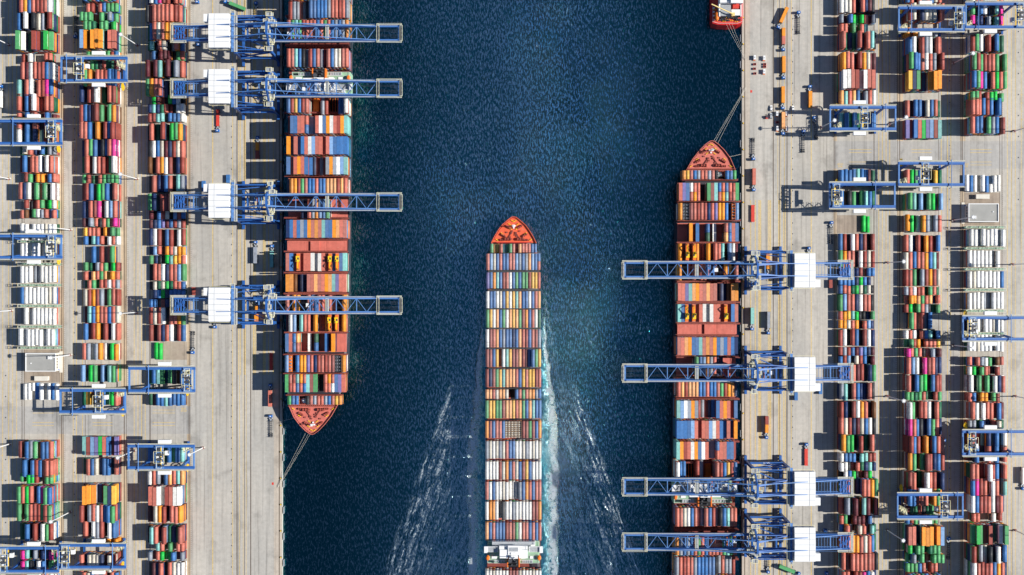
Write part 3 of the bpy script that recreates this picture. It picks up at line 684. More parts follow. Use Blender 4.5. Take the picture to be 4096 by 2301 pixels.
# --- moored ship (left quay; its half-turn twin lies at the right quay)
def moored_ship():
    x, y = W(1272, 700, 0)
    root = thing('container_ship', '', 'container ship', (x, y, -3.5), 'moored container ships')
    ZD = 7.4; ZF = 10.0
    Lw = [(1155, -320), (1154, 600), (1148, 1300), (1146, 1500), (1150, 1580), (1158, 1625), (1176, 1668), (1200, 1700), (1222, 1722), (1240, 1735), (1250, 1737)]
    Rw = [(1258, 1735), (1276, 1722), (1300, 1697), (1326, 1664), (1350, 1622), (1366, 1580), (1378, 1540), (1386, 1480), (1390, 1300), (1398, 600), (1402, -320)]
    pts = Lw + Rw
    deck = loop_z(pts, ZF)
    wl = []
    for (u, v) in pts:
        f = max(0, (v - 1480) / 260.); uc = 1262; wl.append(W(uc + (u - uc) * (1 - .35 * f), v - 22 * f, ZF))
    hb = MB(); hb.prism(deck, [ZF if v > 1560 else ZD for u, v in pts], wl, -6); hb.build('hull', M['hull'], root)
    stripe = MB()
    # upper deck and forecastle deck plates
    dk = MB(); dm = [(u, v) for u, v in pts if v <= 1580]
    dk.prism(inset(loop_z(dm, ZD), .5), ZD + .12, None, ZD - .3); dk.build('main_deck', M['lash'], root)
    fk = MB(); fm = [(1153, 1592)] + [p for p in Lw if p[1] > 1600] + [p for p in Rw if p[1] > 1600] + [(1364, 1592)]
    fpts = inset(loop_z(fm, ZF), .6); fk.prism(fpts, ZF + .12, None, ZD - 1); fk.build('forecastle_deck', M['deckred'], root)
    bw = MB(); rim = loop_z(fm, ZF)
    for i in range(len(rim) - 1): bw.beam((*rim[i], ZF + .7), (*rim[i + 1], ZF + .7), .35, 1.5)
    bw.build('bulwark', M['deckred'], root)
    st = MB()
    for i in range(len(rim) - 1):
        a = Vector(rim[i]); b = Vector(rim[i + 1]); k = max(1, int((b - a).length / 1.6))
        for j in range(k):
            p = a.lerp(b, j / k); st.mark(); c = p + (Vector(W(1262, 1630, ZF)) - p).normalized() * 1.3
            st.beam((*p, ZF + 1.0), (*c, ZF + .1), .16)
    st.split('bulwark_stay', M['lash'], root)
    yb = W(0, 1624, ZF)[1]; ys = W(0, 1737, ZF)[1]
    def P(a, f):
        v = 1624 + 113 * f; hw = 100 * (1 - f) ** .62; xx, yy = W(1253 + a * hw, v, ZF); return xx, yy
    br = MB(); x0, _ = P(-.98, 0); x1, _ = P(.98, 0); br.box(x0, yb - .2, ZF, x1, yb + .2, ZF + 2.6)
    for i in range(24): br.beam((x0 + (x1 - x0) * (i + .5) / 24, yb + .1, ZF + 2.2), (x0 + (x1 - x0) * (i + .5) / 24, yb + 1.6, ZF), .18)
    br.build('breakwater', M['lash'], root)
    foredeck(root, ZF + .12, P, -1, 1)
    # hatch covers, lashing bridges
    for i, (a, b, s, t) in enumerate(DROW):
        sh = -.0062 * ((a + b) / 2 - 200); u0, u1 = (1156, 1366) if i == 0 else (1156 + sh, 1394 + sh)
        ya = W(0, a, MZ)[1]; y_b = W(0, b, MZ)[1]; xa = W(u0, 0, MZ)[0]; xb = W(u1, 0, MZ)[0]
        hatch(root, xa, xb, ya, y_b, MZ - .04, M['deckred'])
        if i < 17:
            nxt = DROW[i + 1] if i + 1 < len(DROW) else None
            yl = ya + 1.0
            lashing(root, xa - 1.2, xb + 1.2, yl, ZD, MZ + (7.5 if t > 4 else 5.2), 17)
    ya = W(0, 964, MZ)[1]; y_b = W(0, 1009, MZ)[1]; xa, xb = W(1150, 0, MZ)[0], W(1388, 0, MZ)[0]
    hatch(root, xa, xb, ya, y_b, MZ + 1.2, M['deckred'])
    cr = MB(); xm = W(1262, 0, 10)[0]; cr.box(xm - 3.5, y_b + .3, MZ + 1.2, xm + 3.2, ya - .3, MZ + 2.6); cr.build('access_trunk', M['deckred'], root)
    lashing(root, xa - .5, xb + .5, ya + 1.1, ZD, MZ + 5, 17)
    # open hold in the row behind the deckhouse, its shade a flat black sheet
    u0, v0, u1, v1 = 1300, 386, 1352, 448
    hx0, hy0 = W(u0, v1, MZ); hx1, hy1 = W(u1, v0, MZ)
    hb = MB(); hb.box(hx0, hy0, MZ - .03, hx1, hy1, MZ + .02)
    hb.build('open_hold_shade', M['black'], root)
    cg = MB()
    for k in range(6):
        xx = hx0 + (hx1 - hx0) * k / 5; cg.beam((xx, hy0, MZ + .2), (xx, hy1, MZ + .2), .3)
    cg.box(W(1256, 0, MZ)[0], hy0, MZ, W(1278, 0, MZ)[0], hy1, MZ + 3.0); cg.build('cell_guide', M['orange'], root)
    deckhouse(root, 1152, 1398, 276, 380, 27.0, -1)
    return root

def deckhouse(root, u0, u1, v0, v1, zt, sgn):
    """accommodation block; sgn = +1: bridge front faces the top of the picture, -1: the bottom"""
    def X(f): return W(u0 + (u1 - u0) * f, 0, zt)[0]
    def Yf(f):                                           # f = 0 at the front, 1 at the aft end
        v = v0 + (v1 - v0) * f if sgn > 0 else v1 + (v0 - v1) * f
        return W(0, v, zt)[1]
    def bx(mb, fx0, fx1, fy0, fy1, z0, z1): mb.box(X(fx0), Yf(fy0), z0, X(fx1), Yf(fy1), z1)
    g = MB(); bx(g, .02, .98, .08, .98, 5, zt - 9.5); bx(g, .05, .95, .40, .80, zt - 9.5, zt - 5.5); bx(g, .14, .86, .80, .94, zt - 9.5, zt - 6.2)
    base = g.build('accommodation_deck', M['green'], root)
    w = MB(); bx(w, .10, .90, .06, .395, 5, zt - 9.3); bx(w, .24, .76, .16, .58, zt - 9.3, zt - .2)
    for (a, b, c, d, h) in ((.25, .40, .30, .64, 1.2), (.60, .76, .30, .64, 1.2), (.42, .58, .52, .66, 1.0)): bx(w, a, b, c, d, zt - .2, zt + h)
    tower = w.build('accommodation_block', M['white'], root)
    f = MB(); bx(f, .11, .89, .03, .155, zt - 9, zt - 3.4); f.build('bridge_front', M['galv'], root)
    wn = MB()
    for r_ in range(3):
        for k in range(16):
            a = .14 + .75 * k / 16; wn.mark(); bx(wn, a, a + .022, .027, .0299, zt - 8.5 + r_ * 2.0, zt - 7.6 + r_ * 2.0)
    wn.mark(); bx(wn, .41, .59, .185, .198, zt - 2.0, zt - .8)
    wn.split('window', M['glass'], tower)
    wh = MB(); bx(wh, .40, .60, .13, .50, zt - .2, zt + 1.8); bx(wh, .45, .55, .40, .48, zt + 1.8, zt + 2.4); wh.build('wheelhouse', M['white'], root)
    dkr = MB(); bx(dkr, .415, .585, .20, .36, zt + 1.8, zt + 1.86); dkr.build('wheelhouse_roof_mat', M['grate'], root)
    for a, b in ((-.035, .22), (.78, 1.035)):
        m_ = MB(); bx(m_, a, b, .22, .44, zt - 2.9, zt - 2.3)
        bx(m_, a, b, .205, .225, zt - 2.3, zt - 1.2); e0, e1 = (a, a + .06) if a < 0 else (b - .06, b); bx(m_, e0, e1, .2, .46, zt - 2.3, zt - 1.1)
        wg = m_.build('bridge_wing', M['white'], root)
        q_ = MB(); bx(q_, a + (.07 if a < 0 else .01), b - (.01 if a < 0 else .07), .24, .43, zt - 2.3, zt - 2.24); q_.build('wing_deck', M['grate'], wg)
        s_ = MB(); xa = X((a + b) / 2); s_.beam((X(.06 if a < 0 else .94), Yf(.33), zt - 9), (X(.01 if a < 0 else .99), Yf(.33), zt - 2.9), .5); s_.build('wing_strut', M['white'], wg)
    # mast with radar
    ms = MB(); xm = X(.5); ym = Yf(.56); ms.beam((xm - 1.6, ym, zt), (xm, ym, zt + 9), .4); ms.beam((xm + 1.6, ym, zt), (xm, ym, zt + 9), .4); ms.beam((xm - 3.0, ym, zt + 5.5), (xm + 3.0, ym, zt + 5.5), .3); ms.beam((xm - 2.0, ym, zt + 7.5), (xm + 2.0, ym, zt + 7.5), .25)
    ms.cb(xm, ym, zt + 3.6, 3.4, 2.0, .25)
    ms.build('radar_mast', M['white'], root)
    fu = MB(); bx(fu, .405, .595, .66, 1.02, 7, zt - 1.2); fu.build('funnel_casing', M['black'], root)
    rim_ = MB()
    bx(rim_, .385, .405, .62, 1.03, zt - 6, zt - 1); bx(rim_, .595, .615, .62, 1.03, zt - 6, zt - 1); bx(rim_, .385, .615, .60, .66, zt - 6, zt - .9)
    rim_.build('funnel_side', M['orange'], root)
    pi = MB()
    for (a, c, r_) in ((.44, .75, 1.5), (.52, .72, .7), (.55, .80, .6), (.56, .90, .5), (.47, .92, .5)):
        pi.mark(); pi.tube((X(a), Yf(c), zt - 1.2), (X(a), Yf(c), zt + .9), r_, n=12)
    pi.split('exhaust_pipe', M['steel'], root)
    for a in (.03, .97):
        lb = MB(); xx = X(a)
        ya, yb = sorted((Yf(.58), Yf(.80))); n_ = 10; prof = []
        lb.tube((xx, ya + 1.2, zt - 3.9), (xx, yb - 1.2, zt - 3.9), 1.35, n=10); lb.tube((xx, ya, zt - 3.7), (xx, ya + 1.2, zt - 3.9), .3, 1.35, n=10); lb.tube((xx, yb - 1.2, zt - 3.9), (xx, yb, zt - 3.7), 1.35, .3, n=10)
        lb.cb(xx, (ya + yb) / 2, zt - 2.9, 1.3, (yb - ya) * .5, .7)
        lb.build('lifeboat', M['orange'], root)
    rl = MB()
    def rail(fx0, fx1, fy0, fy1, z): rl.railing([(X(fx0), Yf(fy0), z), (X(fx1), Yf(fy0), z), (X(fx1), Yf(fy1), z), (X(fx0), Yf(fy1), z)], 1.0, .13)
    rail(.03, .97, .1, .97, zt - 9.5); rail(.25, .75, .17, .57, zt - .2); rail(.06, .94, .59, .79, zt - 5.5); rail(.15, .85, .81, .93, zt - 6.2); rail(.12, .88, .04, .15, zt - 3.4)
    for a, b in ((.10, .20), (.80, .88), (.64, .72)):
        bx(rl, a, b, .64, .74, zt - 5.5, zt - 4.9)
    rl.build('deck_railing', M['white'], root)
    gp = MB()
    for k in range(5): gp.mark(); bx(gp, .66 + .04 * k, .69 + .04 * k, .82, .92, zt - 6.2, zt - 5.7)
    for k in range(4): gp.mark(); bx(gp, .16 + .05 * k, .19 + .05 * k, .82, .90, zt - 6.2, zt - 5.7)
    gp.split('deck_locker', M['galv'], root)

ms = moored_ship()
left(ms, 'dark hulled container ship with salmon foredeck, moored at the {s} quay, bow towards the {bot}')

# --- sailing ship in the middle
def sailing_ship():
    x, y = W(2054, 1600, 0); root = thing('container_ship', 'big container ship under way in mid channel, orange-red foredeck and white foaming wake', 'container ship', (x, y, -3.5))
    ZD = 4.8; ZF = 8.5
    half = [(2, 868), (9, 869.5), (24, 881), (47, 901), (61, 920), (78, 948), (90, 973), (100, 1010), (105, 1060), (107, 1200), (108, 1900), (108, 2620)]
    pts = [(2055 - a, v) for a, v in reversed(half)] + [(2055 + a, v) for a, v in half]
    top = loop_z(pts, ZF); bot = []
    for (u, v) in pts:
        f = max(0, (1060 - v) / 190.); bot.append(W(2055 + (u - 2055) * (1 - .42 * f), v + 30 * f, ZF))
    hb = MB(); hb.prism(top, [ZF if v < 1000 else ZD for u, v in pts], bot, -7); hb.build('hull', M['hull'], root)
    dk = MB(); dk.prism(inset(loop_z([p for p in pts if p[1] > 990], ZD), .5), ZD + .12, None, ZD - .3); dk.build('main_deck', M['lash'], root)
    fm = [p for p in pts if p[1] < 1005]; fk = MB(); fk.prism(inset(loop_z(fm, ZF), .6), ZF + .12, None, ZD - 1); fk.build('forecastle_deck', M['deckorange'], root)
    bw = MB(); rim = loop_z(fm, ZF)
    for i in range(len(rim) - 1): bw.beam((*rim[i], ZF + .6), (*rim[i + 1], ZF + .6), .4, 1.5)
    bw.build('bulwark', M['deckorange'], root)
    st = MB(); cen = Vector(W(2055, 985, ZF))
    for i in range(len(rim) - 1):
        a = Vector(rim[i]); b = Vector(rim[i + 1]); k = max(1, int((b - a).length / 1.8))
        for j in range(k):
            p = a.lerp(b, j / k); st.mark(); c = p + (cen - p).normalized() * 1.3; st.beam((*p, ZF + 1.0), (*c, ZF + .15), .16)
    st.split('bulwark_stay', M['red'], root)
    def P(a, f):
        v = 970 - 100 * f; hw = 84 * (1 - f) ** .60; return W(2055 + a * hw, v, ZF)
    br = MB(); x0, yb = P(-.82, 0); x1, _ = P(.82, 0); br.box(x0, yb - .25, ZF, x1, yb + .25, ZF + 2.4)
    for i in range(26): br.beam((x0 + (x1 - x0) * (i + .5) / 26, yb - .2, ZF + 2.1), (x0 + (x1 - x0) * (i + .5) / 26, yb - 2.0, ZF), .2)
    br.build('breakwater', M['red'], root)
    foredeck(root, ZF + .12, P, 1, 1)
    rows = [(973, 1011)] + [(a, b) for a, b, s in crow]
    for i, (a, b) in enumerate(rows):
        u0, u1 = (1966, 2144) if i == 0 else (1950, 2160)
        xa, ya = W(u0, a, CZ); xb, yb = W(u1, b, CZ); hatch(root, xa, xb, ya, yb, CZ - .05, M['deckred'])
        if i > 0 and i != 16: lashing(root, xa + .4, xb - .4, ya + .9, ZD, CZ + 3.2, 17, 'steel')
    deckhouse(root, 1944, 2164, 2168, 2268, 27.0, 1)
    return root
sailing_ship()
def open_racks():
    for (x, y, z, L, wd, i) in FLAT:
        mb = MB(); moored = x < -50
        mb.box(x - wd / 2, y - L / 2, z, x + wd / 2, y + L / 2, z + .4)
        for sx in (-1, 1):
            for sy in (-1, 1): mb.box(x + sx * wd / 2, y + sy * L / 2, z, x + sx * (wd / 2 - .2), y + sy * (L / 2 - .2), z + 2.5)
            mb.beam((x + sx * (wd / 2 - .1), y - L / 2, z + 2.4), (x + sx * (wd / 2 - .1), y + L / 2, z + 2.4), .2)
        for k in range(6): mb.beam((x - wd / 2, y - L / 2 + L * (k + .5) / 6, z + 2.4), (x + wd / 2, y - L / 2 + L * (k + .5) / 6, z + 2.4), .22)
        fr = mb
        ob = None
        if moored:
            root = thing('flat_rack', '', 'flat rack', (x, y, z), 'flat racks with machinery on the moored ships'); fr.build('rack_frame', M['orange'] if i == 1 else M['steel'], root)
            c = MB()
            for k in range(5):
                yy = y - L / 2 + L * (k + .5) / 5; c.mark(); c.tube((x - .7, yy, z + 1.0), (x + .7, yy, z + 1.0), .55, n=8); c.beam((x - .3, yy - .8, z + 1.2), (x + .4, yy + .8, z + 1.5), .3)
            c.split('machinery', M['galv'], root)
            left(root, {1: 'orange flat rack of tangled machinery on moored ship at {s} quay', 14: 'dark flat rack of machinery beside a red container, {s} moored ship', 15: 'dark flat rack of machinery beside an orange container, {s} moored ship'}[i])
        else:
            root = thing('open_rack', '%s open steel rack of %s in the tenth-row middle block, sailing ship' % (ORD[i - 6], 'cells'), 'steel rack', (x, y, z), 'open steel racks on the sailing ship')
            root['label'] = '%s from left of the open brown racks amidships on the sailing ship' % ORD[i - 6]
            fr.build('rack_frame', M['wood'], root); c = MB()
            for k in range(8):
                yy = y - L / 2 + L * (k + .5) / 8; c.mark(); c.cb(x - wd * .22, yy, z + .4, wd * .34, L / 8 * .6, 1.5); c.mark(); c.cb(x + wd * .22, yy, z + .4, wd * .34, L / 8 * .6, 1.3)
            c.split('crate', M['cream'], root)
open_racks()

def excavators():
    names = {}
    for n, (x, y, z, row, i) in enumerate(EXC):
        root = thing('excavator', '', 'excavator', (x, y, z), 'yellow excavators on the moored ships')
        flip = -1 if (row == 6 and i == 12) else 1
        def q(a, b, c): return (x + a, y + flip * b, z + c)
        fl = MB(); fl.box(x - 1.1, y - 6, z, x + 1.1, y + 6, z + .3); fl.build('cradle', M['orange'], root)
        t = MB()
        for s_ in (-1, 1): t.mark(); t.box(*q(s_ * 1.25, -.2, .3), *q(s_ * .75, 3.8, 1.1))
        t.split('track', M['steel'], root)
        b = MB(); b.box(*q(-1.2, .2, 1.1), *q(1.2, 3.9, 2.2)); b.box(*q(-1.2, 3.2, 1.1), *q(1.2, 4.3, 2.7)); b.build('body', M['yellow'], root)
        c = MB(); c.box(*q(-1.2, .2, 2.2), *q(-.2, 1.9, 3.2)); cb_ = c.build('cab', M['yellow'], root)
        g = MB(); g.box(*q(-1.05, .4, 3.2), *q(-.35, 1.7, 3.25)); g.build('cab_window', M['glass'], cb_)
        e = MB(); e.box(*q(.1, 1.6, 2.2), *q(1.0, 3.2, 2.5)); e.build('engine_grille', M['steel'], root)
        a = MB(); a.beam(q(.3, .3, 2.0), q(.3, -3.0, 4.0), .5, .6); a.beam(q(.3, -3.0, 4.0), q(.3, -5.2, 1.6), .4, .5); a.build('boom', M['yellow'], root)
        k = MB(); k.box(*q(-.3, -5.6, .5), *q(.9, -4.7, 1.4)); k.build('bucket', M['steel'], root)
        tip = {(8, 3): 'single yellow excavator among red containers on {s} moored ship, cab towards the {top}', (8, 12): 'yellow excavator beside a blue container, {lft} one of a pair, {s} moored ship',
               (8, 14): 'yellow excavator beside blue and turquoise containers, {rgt} one of a pair, {s} moored ship', (5, 12): 'yellow excavator next to low red stack nearer bow, arm towards {top}, {s} moored ship',
               (5, 14): 'outboard yellow excavator in fifth row from bow, {s} moored ship'}[(row, i)]
        left(root, tip)
excavators()
# white stern gear standing in the foremost row
x, y = W(1218, 1600, 12); t = thing('spare_anchor_gear', '', 'ship gear', (x, y, MZ), 'white mast bases on the moored ships')
mb = MB(); mb.tube((x, y - 2.2, MZ + 3), (x, y + 1.4, MZ + 3), .9, n=10); mb.tube((x, y, MZ), (x, y, MZ + 5.2), .5, n=8); mb.cb(x, y, MZ + 4.2, 3.4, 1.8, .5); mb.cb(x, y - 1.5, MZ + 4, 2.4, .8, .5); mb.build('mast_base', M['white'], t)
mb = MB(); mb.tube((x, y, MZ + 5.2), (x, y, MZ + 9.5), .25, n=8); mb.build('mast_pole', M['white'], t)
left(t, 'white mast base between blue containers in the row by the bow, {s} moored ship')

# --- red ship, only its stern in view (top right)
def red_ship():
    x, y = W(2908, 0, 0); root = thing('supply_ship', 'bright red ship with grey hatch at upper right quay, only its stern in view', 'ship', (x, y, -3.5))
    Z = 5.0
    pts = [(2846, -260), (2846, 82), (2850, 94), (2870, 99), (2910, 101), (2950, 99), (2968, 94), (2972, 82), (2972, -260)]
    hb = MB(); low = [(2909 + (u - 2909) * .97, v + (9 if v > 0 else 0)) for u, v in pts]
    hb.prism(loop_z(pts, Z), Z, loop_z(low, Z), -6); hb.build('hull', M['redhull'], root)
    dk = MB(); dk.prism(inset(loop_z(pts, Z), .8), Z + .1, None, Z - .5); dk.build('deck', M['red'], root)
    def b(mb, u0, v0, u1, v1, z0, z1):
        x0, y0 = W(u0, v1, z1); x1, y1 = W(u1, v0, z1); mb.box(x0, y0, z0, x1, y1, z1); return mb
    b(MB(), 2884, 12, 2924, 64, Z, Z + 4).build('hatch', M['grate'], root)
    w = MB(); b(w, 2880, -120, 2972, 12, Z, Z + 7); b(w, 2924, -30, 2964, 12, Z + 7, Z + 9); w.build('deckhouse', M['white'], root)
    b(MB(), 2926, 38, 2960, 62, Z, Z + 3).build('stores_house', M['white'], root)
    for a in ((2876, 12.5, 2882, 66, Z, Z + 4.5), (2962, 20, 2966, 66, Z, Z + 3)): b(MB(), *a).build('side_casing', M['white'], root)
    d = MB(); b(d, 2932, 4, 2956, 34, Z + 3, Z + 5); d.build('red_hold_cover', M['red'], root)
    l = MB(); xx, y0 = W(2868, 46, Z + 3); _, y1 = W(2868, 84, Z + 3)
    l.tube((xx, y0 - 1.2, Z + 2.4), (xx, y1 + 1.2, Z + 2.4), 1.5, n=12); l.tube((xx, y0, Z + 2.4), (xx, y0 - 1.2, Z + 2.4), .4, 1.5, n=12); l.tube((xx, y1 + 1.2, Z + 2.4), (xx, y1, Z + 2.4), 1.5, .4, n=12); l.build('lifeboat', M['orange'], root)
    g = MB(); xb, yb_ = W(2926, 66, Z); g.tube((xb, yb_, Z), (xb, yb_, Z + 6), .9, n=10); g.cb(xb, yb_, Z + 5, 2.4, 2.4, 1.6); x2, y2 = W(2846, 17, Z + 8); g.beam((xb, yb_, Z + 6.6), (x2, y2, Z + 8), .7, .8); g.build('deck_crane', mat('crane_buff', (.72, .55, .22), .5), root)
    r = MB(); pr = [(2850, 16), (2850, 88), (2872, 95), (2948, 95), (2968, 88), (2968, 14)]
    r.railing([(*W(u, v, Z), Z + .1) for u, v in pr], 1.1, .16, close=False)
    for (u, v) in ((2852, 30), (2852, 45), (2852, 60), (2856, 76)): b(MB(), u, v, u + 7, v + 5, Z, Z + 1.4).build('liferaft_case', M['white'], root)
    r.railing([(*W(u, v, Z + 7), Z + 7) for u, v in ((2882, -20), (2882, 10), (2922, 10), (2922, -20))], 1.0, .16)
    r.build('railing', M['white'], root)
    k = MB()
    for (u, v) in ((2890, 74), (2905, 82), (2917, 72), (2938, 74), (2950, 80), (2945, 68), (2880, 80)):
        xx, yy = W(u, v, Z); winch(k, xx, yy, Z + .1, .8)
    k.split('mooring_winch', M['steel'], root)
    z_ = MB()
    for (u, v) in ((2900, 72), (2912, 80), (2926, 84), (2895, 86), (2944, 88), (2858, 40)):
        xx, yy = W(u, v, Z); bitts(z_, xx, yy, Z + .1)
    z_.split('mooring_bitts', M['yellow'], root)
red_ship()

# mooring lines
for i, (a, b) in enumerate((((1228, 1722), (1112, 1946)), ((1237, 1730), (1113, 1949)), ((1244, 1732), (1113, 1952)))):
    o = rope_thing((*W(*a, 9.5), 9.8), (*W(*b, .5), .9), 1.0, '', 'bow mooring lines of the moored ships')
    left(o, ('pale bow mooring line of {s} moored ship, nearest the quay', 'pale bow mooring line of {s} moored ship, middle of three', 'pale bow mooring line of {s} moored ship, farthest from the quay')[i])
o = rope_thing((*W(1186, 1672, 9.8), 10), (*W(1122, 1686, .5), .9), 1.6, '', 'bow mooring lines of the moored ships'); left(o, 'short slack breast line from the bow of {s} moored ship to the quay')
for i, (a, b) in enumerate((((2904, 98), (2981, 238)), ((2916, 97), (2984, 240)), ((2928, 98), (2986, 238)))):
    rope_thing((*W(*a, 5), 5.6), (*W(*b, .5), .9), .8, '%s of the three stern mooring lines of the red ship' % ('leftmost', 'middle', 'rightmost')[i], 'stern mooring lines of the red ship')
# ---------------------------------------------------------------- quay cranes
QX = -26.0          # landside rail, metres from the seaside rail
def quay_crane(vc, ui, lab, trolley_u, text=None):
    ZB = 30.5
    xs, _ = W(1117, 0, 0); y0 = W(0, vc, ZB)[1]
    root = thing('quay_crane', '', 'quay crane', (0, 0, 0), 'blue quay cranes')
    def X(u, z=ZB): return W(u, 0, z)[0] - xs
    tip = X(1602); back = X(697); g = 4.9; LY = 14.0
    blue = M['crane']
    for sx, x in ((0, 0), (1, QX)):
        for sy in (-1, 1):
            m = MB(); m.beam((x, sy * LY, 1.6), (x, sy * (LY - 1.5), ZB - 4), 1.9, 1.9); m.beam((x, sy * (LY - 1.5), ZB - 4), (x, sy * (LY - 2.2), ZB + 2), 1.6, 1.6); m.build('leg', blue, root)
        sb = MB(); sb.box(x - .9, -LY - 4, 1.6, x + .9, LY + 4, 3.4)
        s_ = sb.build('sill_beam', blue, root)
        bg = MB()
        for sy in (-1, 1):
            for k in range(4):
                yy = sy * (LY + 3.2 - k * 2.2); bg.mark(); bg.cb(x, yy, .7, 1.3, 1.8, .9)
                for w_ in (-.5, .5): bg.tube((x - .35, yy + w_, .4), (x + .35, yy + w_, .4), .38, n=10)
        bg.split('bogie', M['steel'], s_)
        pb = MB(); pb.mark(); pb.box(x - 1.0, -LY + .4, ZB - 6, x + 1.0, LY - .4, ZB - 3.6); pb.mark(); pb.box(x - .8, -LY + .8, ZB + 1.4, x + .8, LY - .8, ZB + 2.9); pb.split('portal_beam', blue, root)
    for sy in (-1, 1):
        m = MB(); m.mark(); m.box(QX + .8, sy * LY - .7, 12, -.8, sy * LY + .7, 13.8); m.mark(); m.beam((QX + .8, sy * (LY - 1.4), ZB - 4.8), (-.8, sy * (LY - 1.4), ZB - 4.8), 1.2, 1.3); m.split('tie_beam', blue, root)
        d = MB(); d.mark(); d.beam((QX, sy * (LY - .6), 14), (0, sy * (LY - 1.4), ZB - 5), .95); d.mark(); d.beam((QX, sy * (LY - 1.4), ZB - 5), (0, sy * (LY - .3), 4), .7); d.split('brace', blue, root)
    # twin girders: backreach + boom
    for sy in (-1, 1):
        m = MB(); m.box(back, sy * g - .65, ZB - 1.1, 1.5, sy * g + .65, ZB + .9); m.build('bridge_girder', blue, root)
        m = MB(); m.box(1.6, sy * g - .6, ZB - 1.0, tip, sy * g + .6, ZB + .9); bm = m.build('boom_girder', blue, root)
        w_ = MB(); w_.box(2, sy * (g + .62), ZB + .3, tip - 2, sy * (g + 1.5), ZB + .42); w_.build('walkway', M['grate'], bm)
        t_ = MB(); t_.box(2, sy * (g - .25), ZB + .93, tip - 2, sy * (g + .2), ZB + 1.02); t_.build('trolley_rail', M['cranelight'], bm)
        h_ = MB(); h_.railing([(2, sy * (g + 1.5), ZB + .4), (tip - 2, sy * (g + 1.5), ZB + .4)], 1.1, .13, close=False); h_.build('handrail', M['cranelight'], bm)
    cb_ = MB(); n = 10; xa, xb = 4, X(1508)
    for i in range(n):
        a = xa + (xb - xa) * i / n; b = xa + (xb - xa) * (i + 1) / n; s_ = 1 if i % 2 else -1
        cb_.mark(); cb_.beam((a, -g * s_, ZB + .5), (b, g * s_, ZB + .5), .38)
    for f in (.0, .2, .4, .5, .6, .8, 1.0):
        x = xa + (xb - xa) * f; cb_.mark(); cb_.beam((x, -g, ZB + .4), (x, g, ZB + .4), .9 if f == .5 else .6)
    for x in (back + 3, back + 14, -8): cb_.mark(); cb_.beam((x, -g, ZB), (x, g, ZB), .8)
    cb_.mark(); cb_.beam((tip - 1, -g, ZB), (tip - 1, g, ZB), 1.3); cb_.split('cross_brace', M['cranelight'], root)
    # boom tip and hinge platforms with yellow railings
    def deck(x0, x1, yy0, yy1, z, rt=.16):
        p_ = MB(); p_.box(x0, yy0, z - .12, x1, yy1, z); o = p_.build('service_platform', M['grate'], root)
        r_ = MB(); r_.railing([(x0, yy0, z), (x1, yy0, z), (x1, yy1, z), (x0, yy1, z)], 1.1, rt); r_.build('yellow_railing', M['rail'], o)
    deck(tip - .2, tip + 1.5, -g - .6, g + .6, ZB + .9, .14); deck(X(1508), X(1508) + 1.8, -g - 1.4, g + 1.4, ZB + 1.5, .14)
    deck(X(1508), tip + 1, g + 1.1, g + 1.9, ZB + .7, .13); deck(X(1508), tip + 1, -g - 1.9, -g - 1.1, ZB + .7, .13)
    deck(X(1305), X(1305) + 2.2, -g, g, ZB + 1.5); 
    tb = MB()
    for x in (tip + .8, X(1508) + 1.2):
        tb.mark(); tb.tube((x, -g, ZB + 1.6), (x, g, ZB + 1.6), .45, n=8)
        for k in (-3, 0, 3): tb.cb(x, k, ZB + 1.0, 1.2, 1.0, 1.3)
    for k in range(4): tb.mark(); tb.beam((tip - 7, -3 + 2 * k * .9, ZB + .2), (tip - 1, -3 + 2 * k * .9, ZB + .2), .12)
    tb.split('sheave', M['steel'], root)
    # A-frame, stays
    ap = (1.0, ZB + 16)
    m = MB()
    for sy in (-1, 1):
        m.beam((0, sy * (LY - 3), ZB + 2), (ap[0], sy * 3.2, ap[1]), 1.1); m.beam((0, sy * g, ZB + 1), (ap[0], sy * 3.2, ap[1]), .8)
    m.beam((ap[0], -4.6, ap[1]), (ap[0], 4.6, ap[1]), 1.4); m.build('apex_frame', blue, root)
    for sy in (-1, 1):
        f = MB(); f.beam((ap[0], sy * 3.6, ap[1]), (X(1310), sy * g, ZB + 1), .42); f.build('forestay', M['cranelight'], root)
        f = MB(); f.beam((ap[0], sy * 4.2, ap[1]), (X(1508), sy * g, ZB + 1), .5); f.build('forestay', M['cranelight'], root)
        f = MB(); f.beam((ap[0], sy * 3.0, ap[1]), (QX, sy * (g + .3), ZB + 2), .95); f.build('backstay', blue, root)
        f = MB(); f.beam((ap[0], sy * 4.0, ap[1]), (back + 6, sy * g, ZB + 1), .5); f.build('backstay', M['cranelight'], root)
    lt = MB()
    for sy in (-1, 1):
        lt.mark(); lt.beam((QX, sy * (LY - 1.8), ZB + 2), (0, sy * (LY - 1.8), ZB + 2), .7)
        lt.mark(); lt.beam((QX, sy * 9, ZB + 1.5), (0, sy * (LY - 2), ZB - 4.5), .55)
        lt.mark(); lt.beam((QX, sy * g, ZB + 2.2), (1, sy * 6.5, ZB + 8), .6)
        lt.mark(); lt.beam((QX, sy * (LY - 1), ZB - 5), (QX / 2, sy * (LY - .8), 13.5), .6)
    lt.split('lattice_brace', blue, root)
    # hoist ropes
    rp = MB()
    for k in (-2.2, -1.4, 1.4, 2.2): rp.mark(); rp.beam((-8, k, ZB + 1.2), (tip, k, ZB + 1.1), .09)
    rp.split('hoist_rope', M['steel'], root)
    # stair towers and stepped platforms on the sea-side portal
    rn = random.Random(ui)
    for k in range(8):
        yy = -LY + 1 + k * 3.5; z = ZB + 1.5 + (k % 3) * 1.9 + (6 if 2 < k < 6 else 0); off = rn.choice((-1.6, 0, 1.4))
        deck(-2.0 + off, 2.1 + off * .4, yy, yy + 2.9, z, .26)
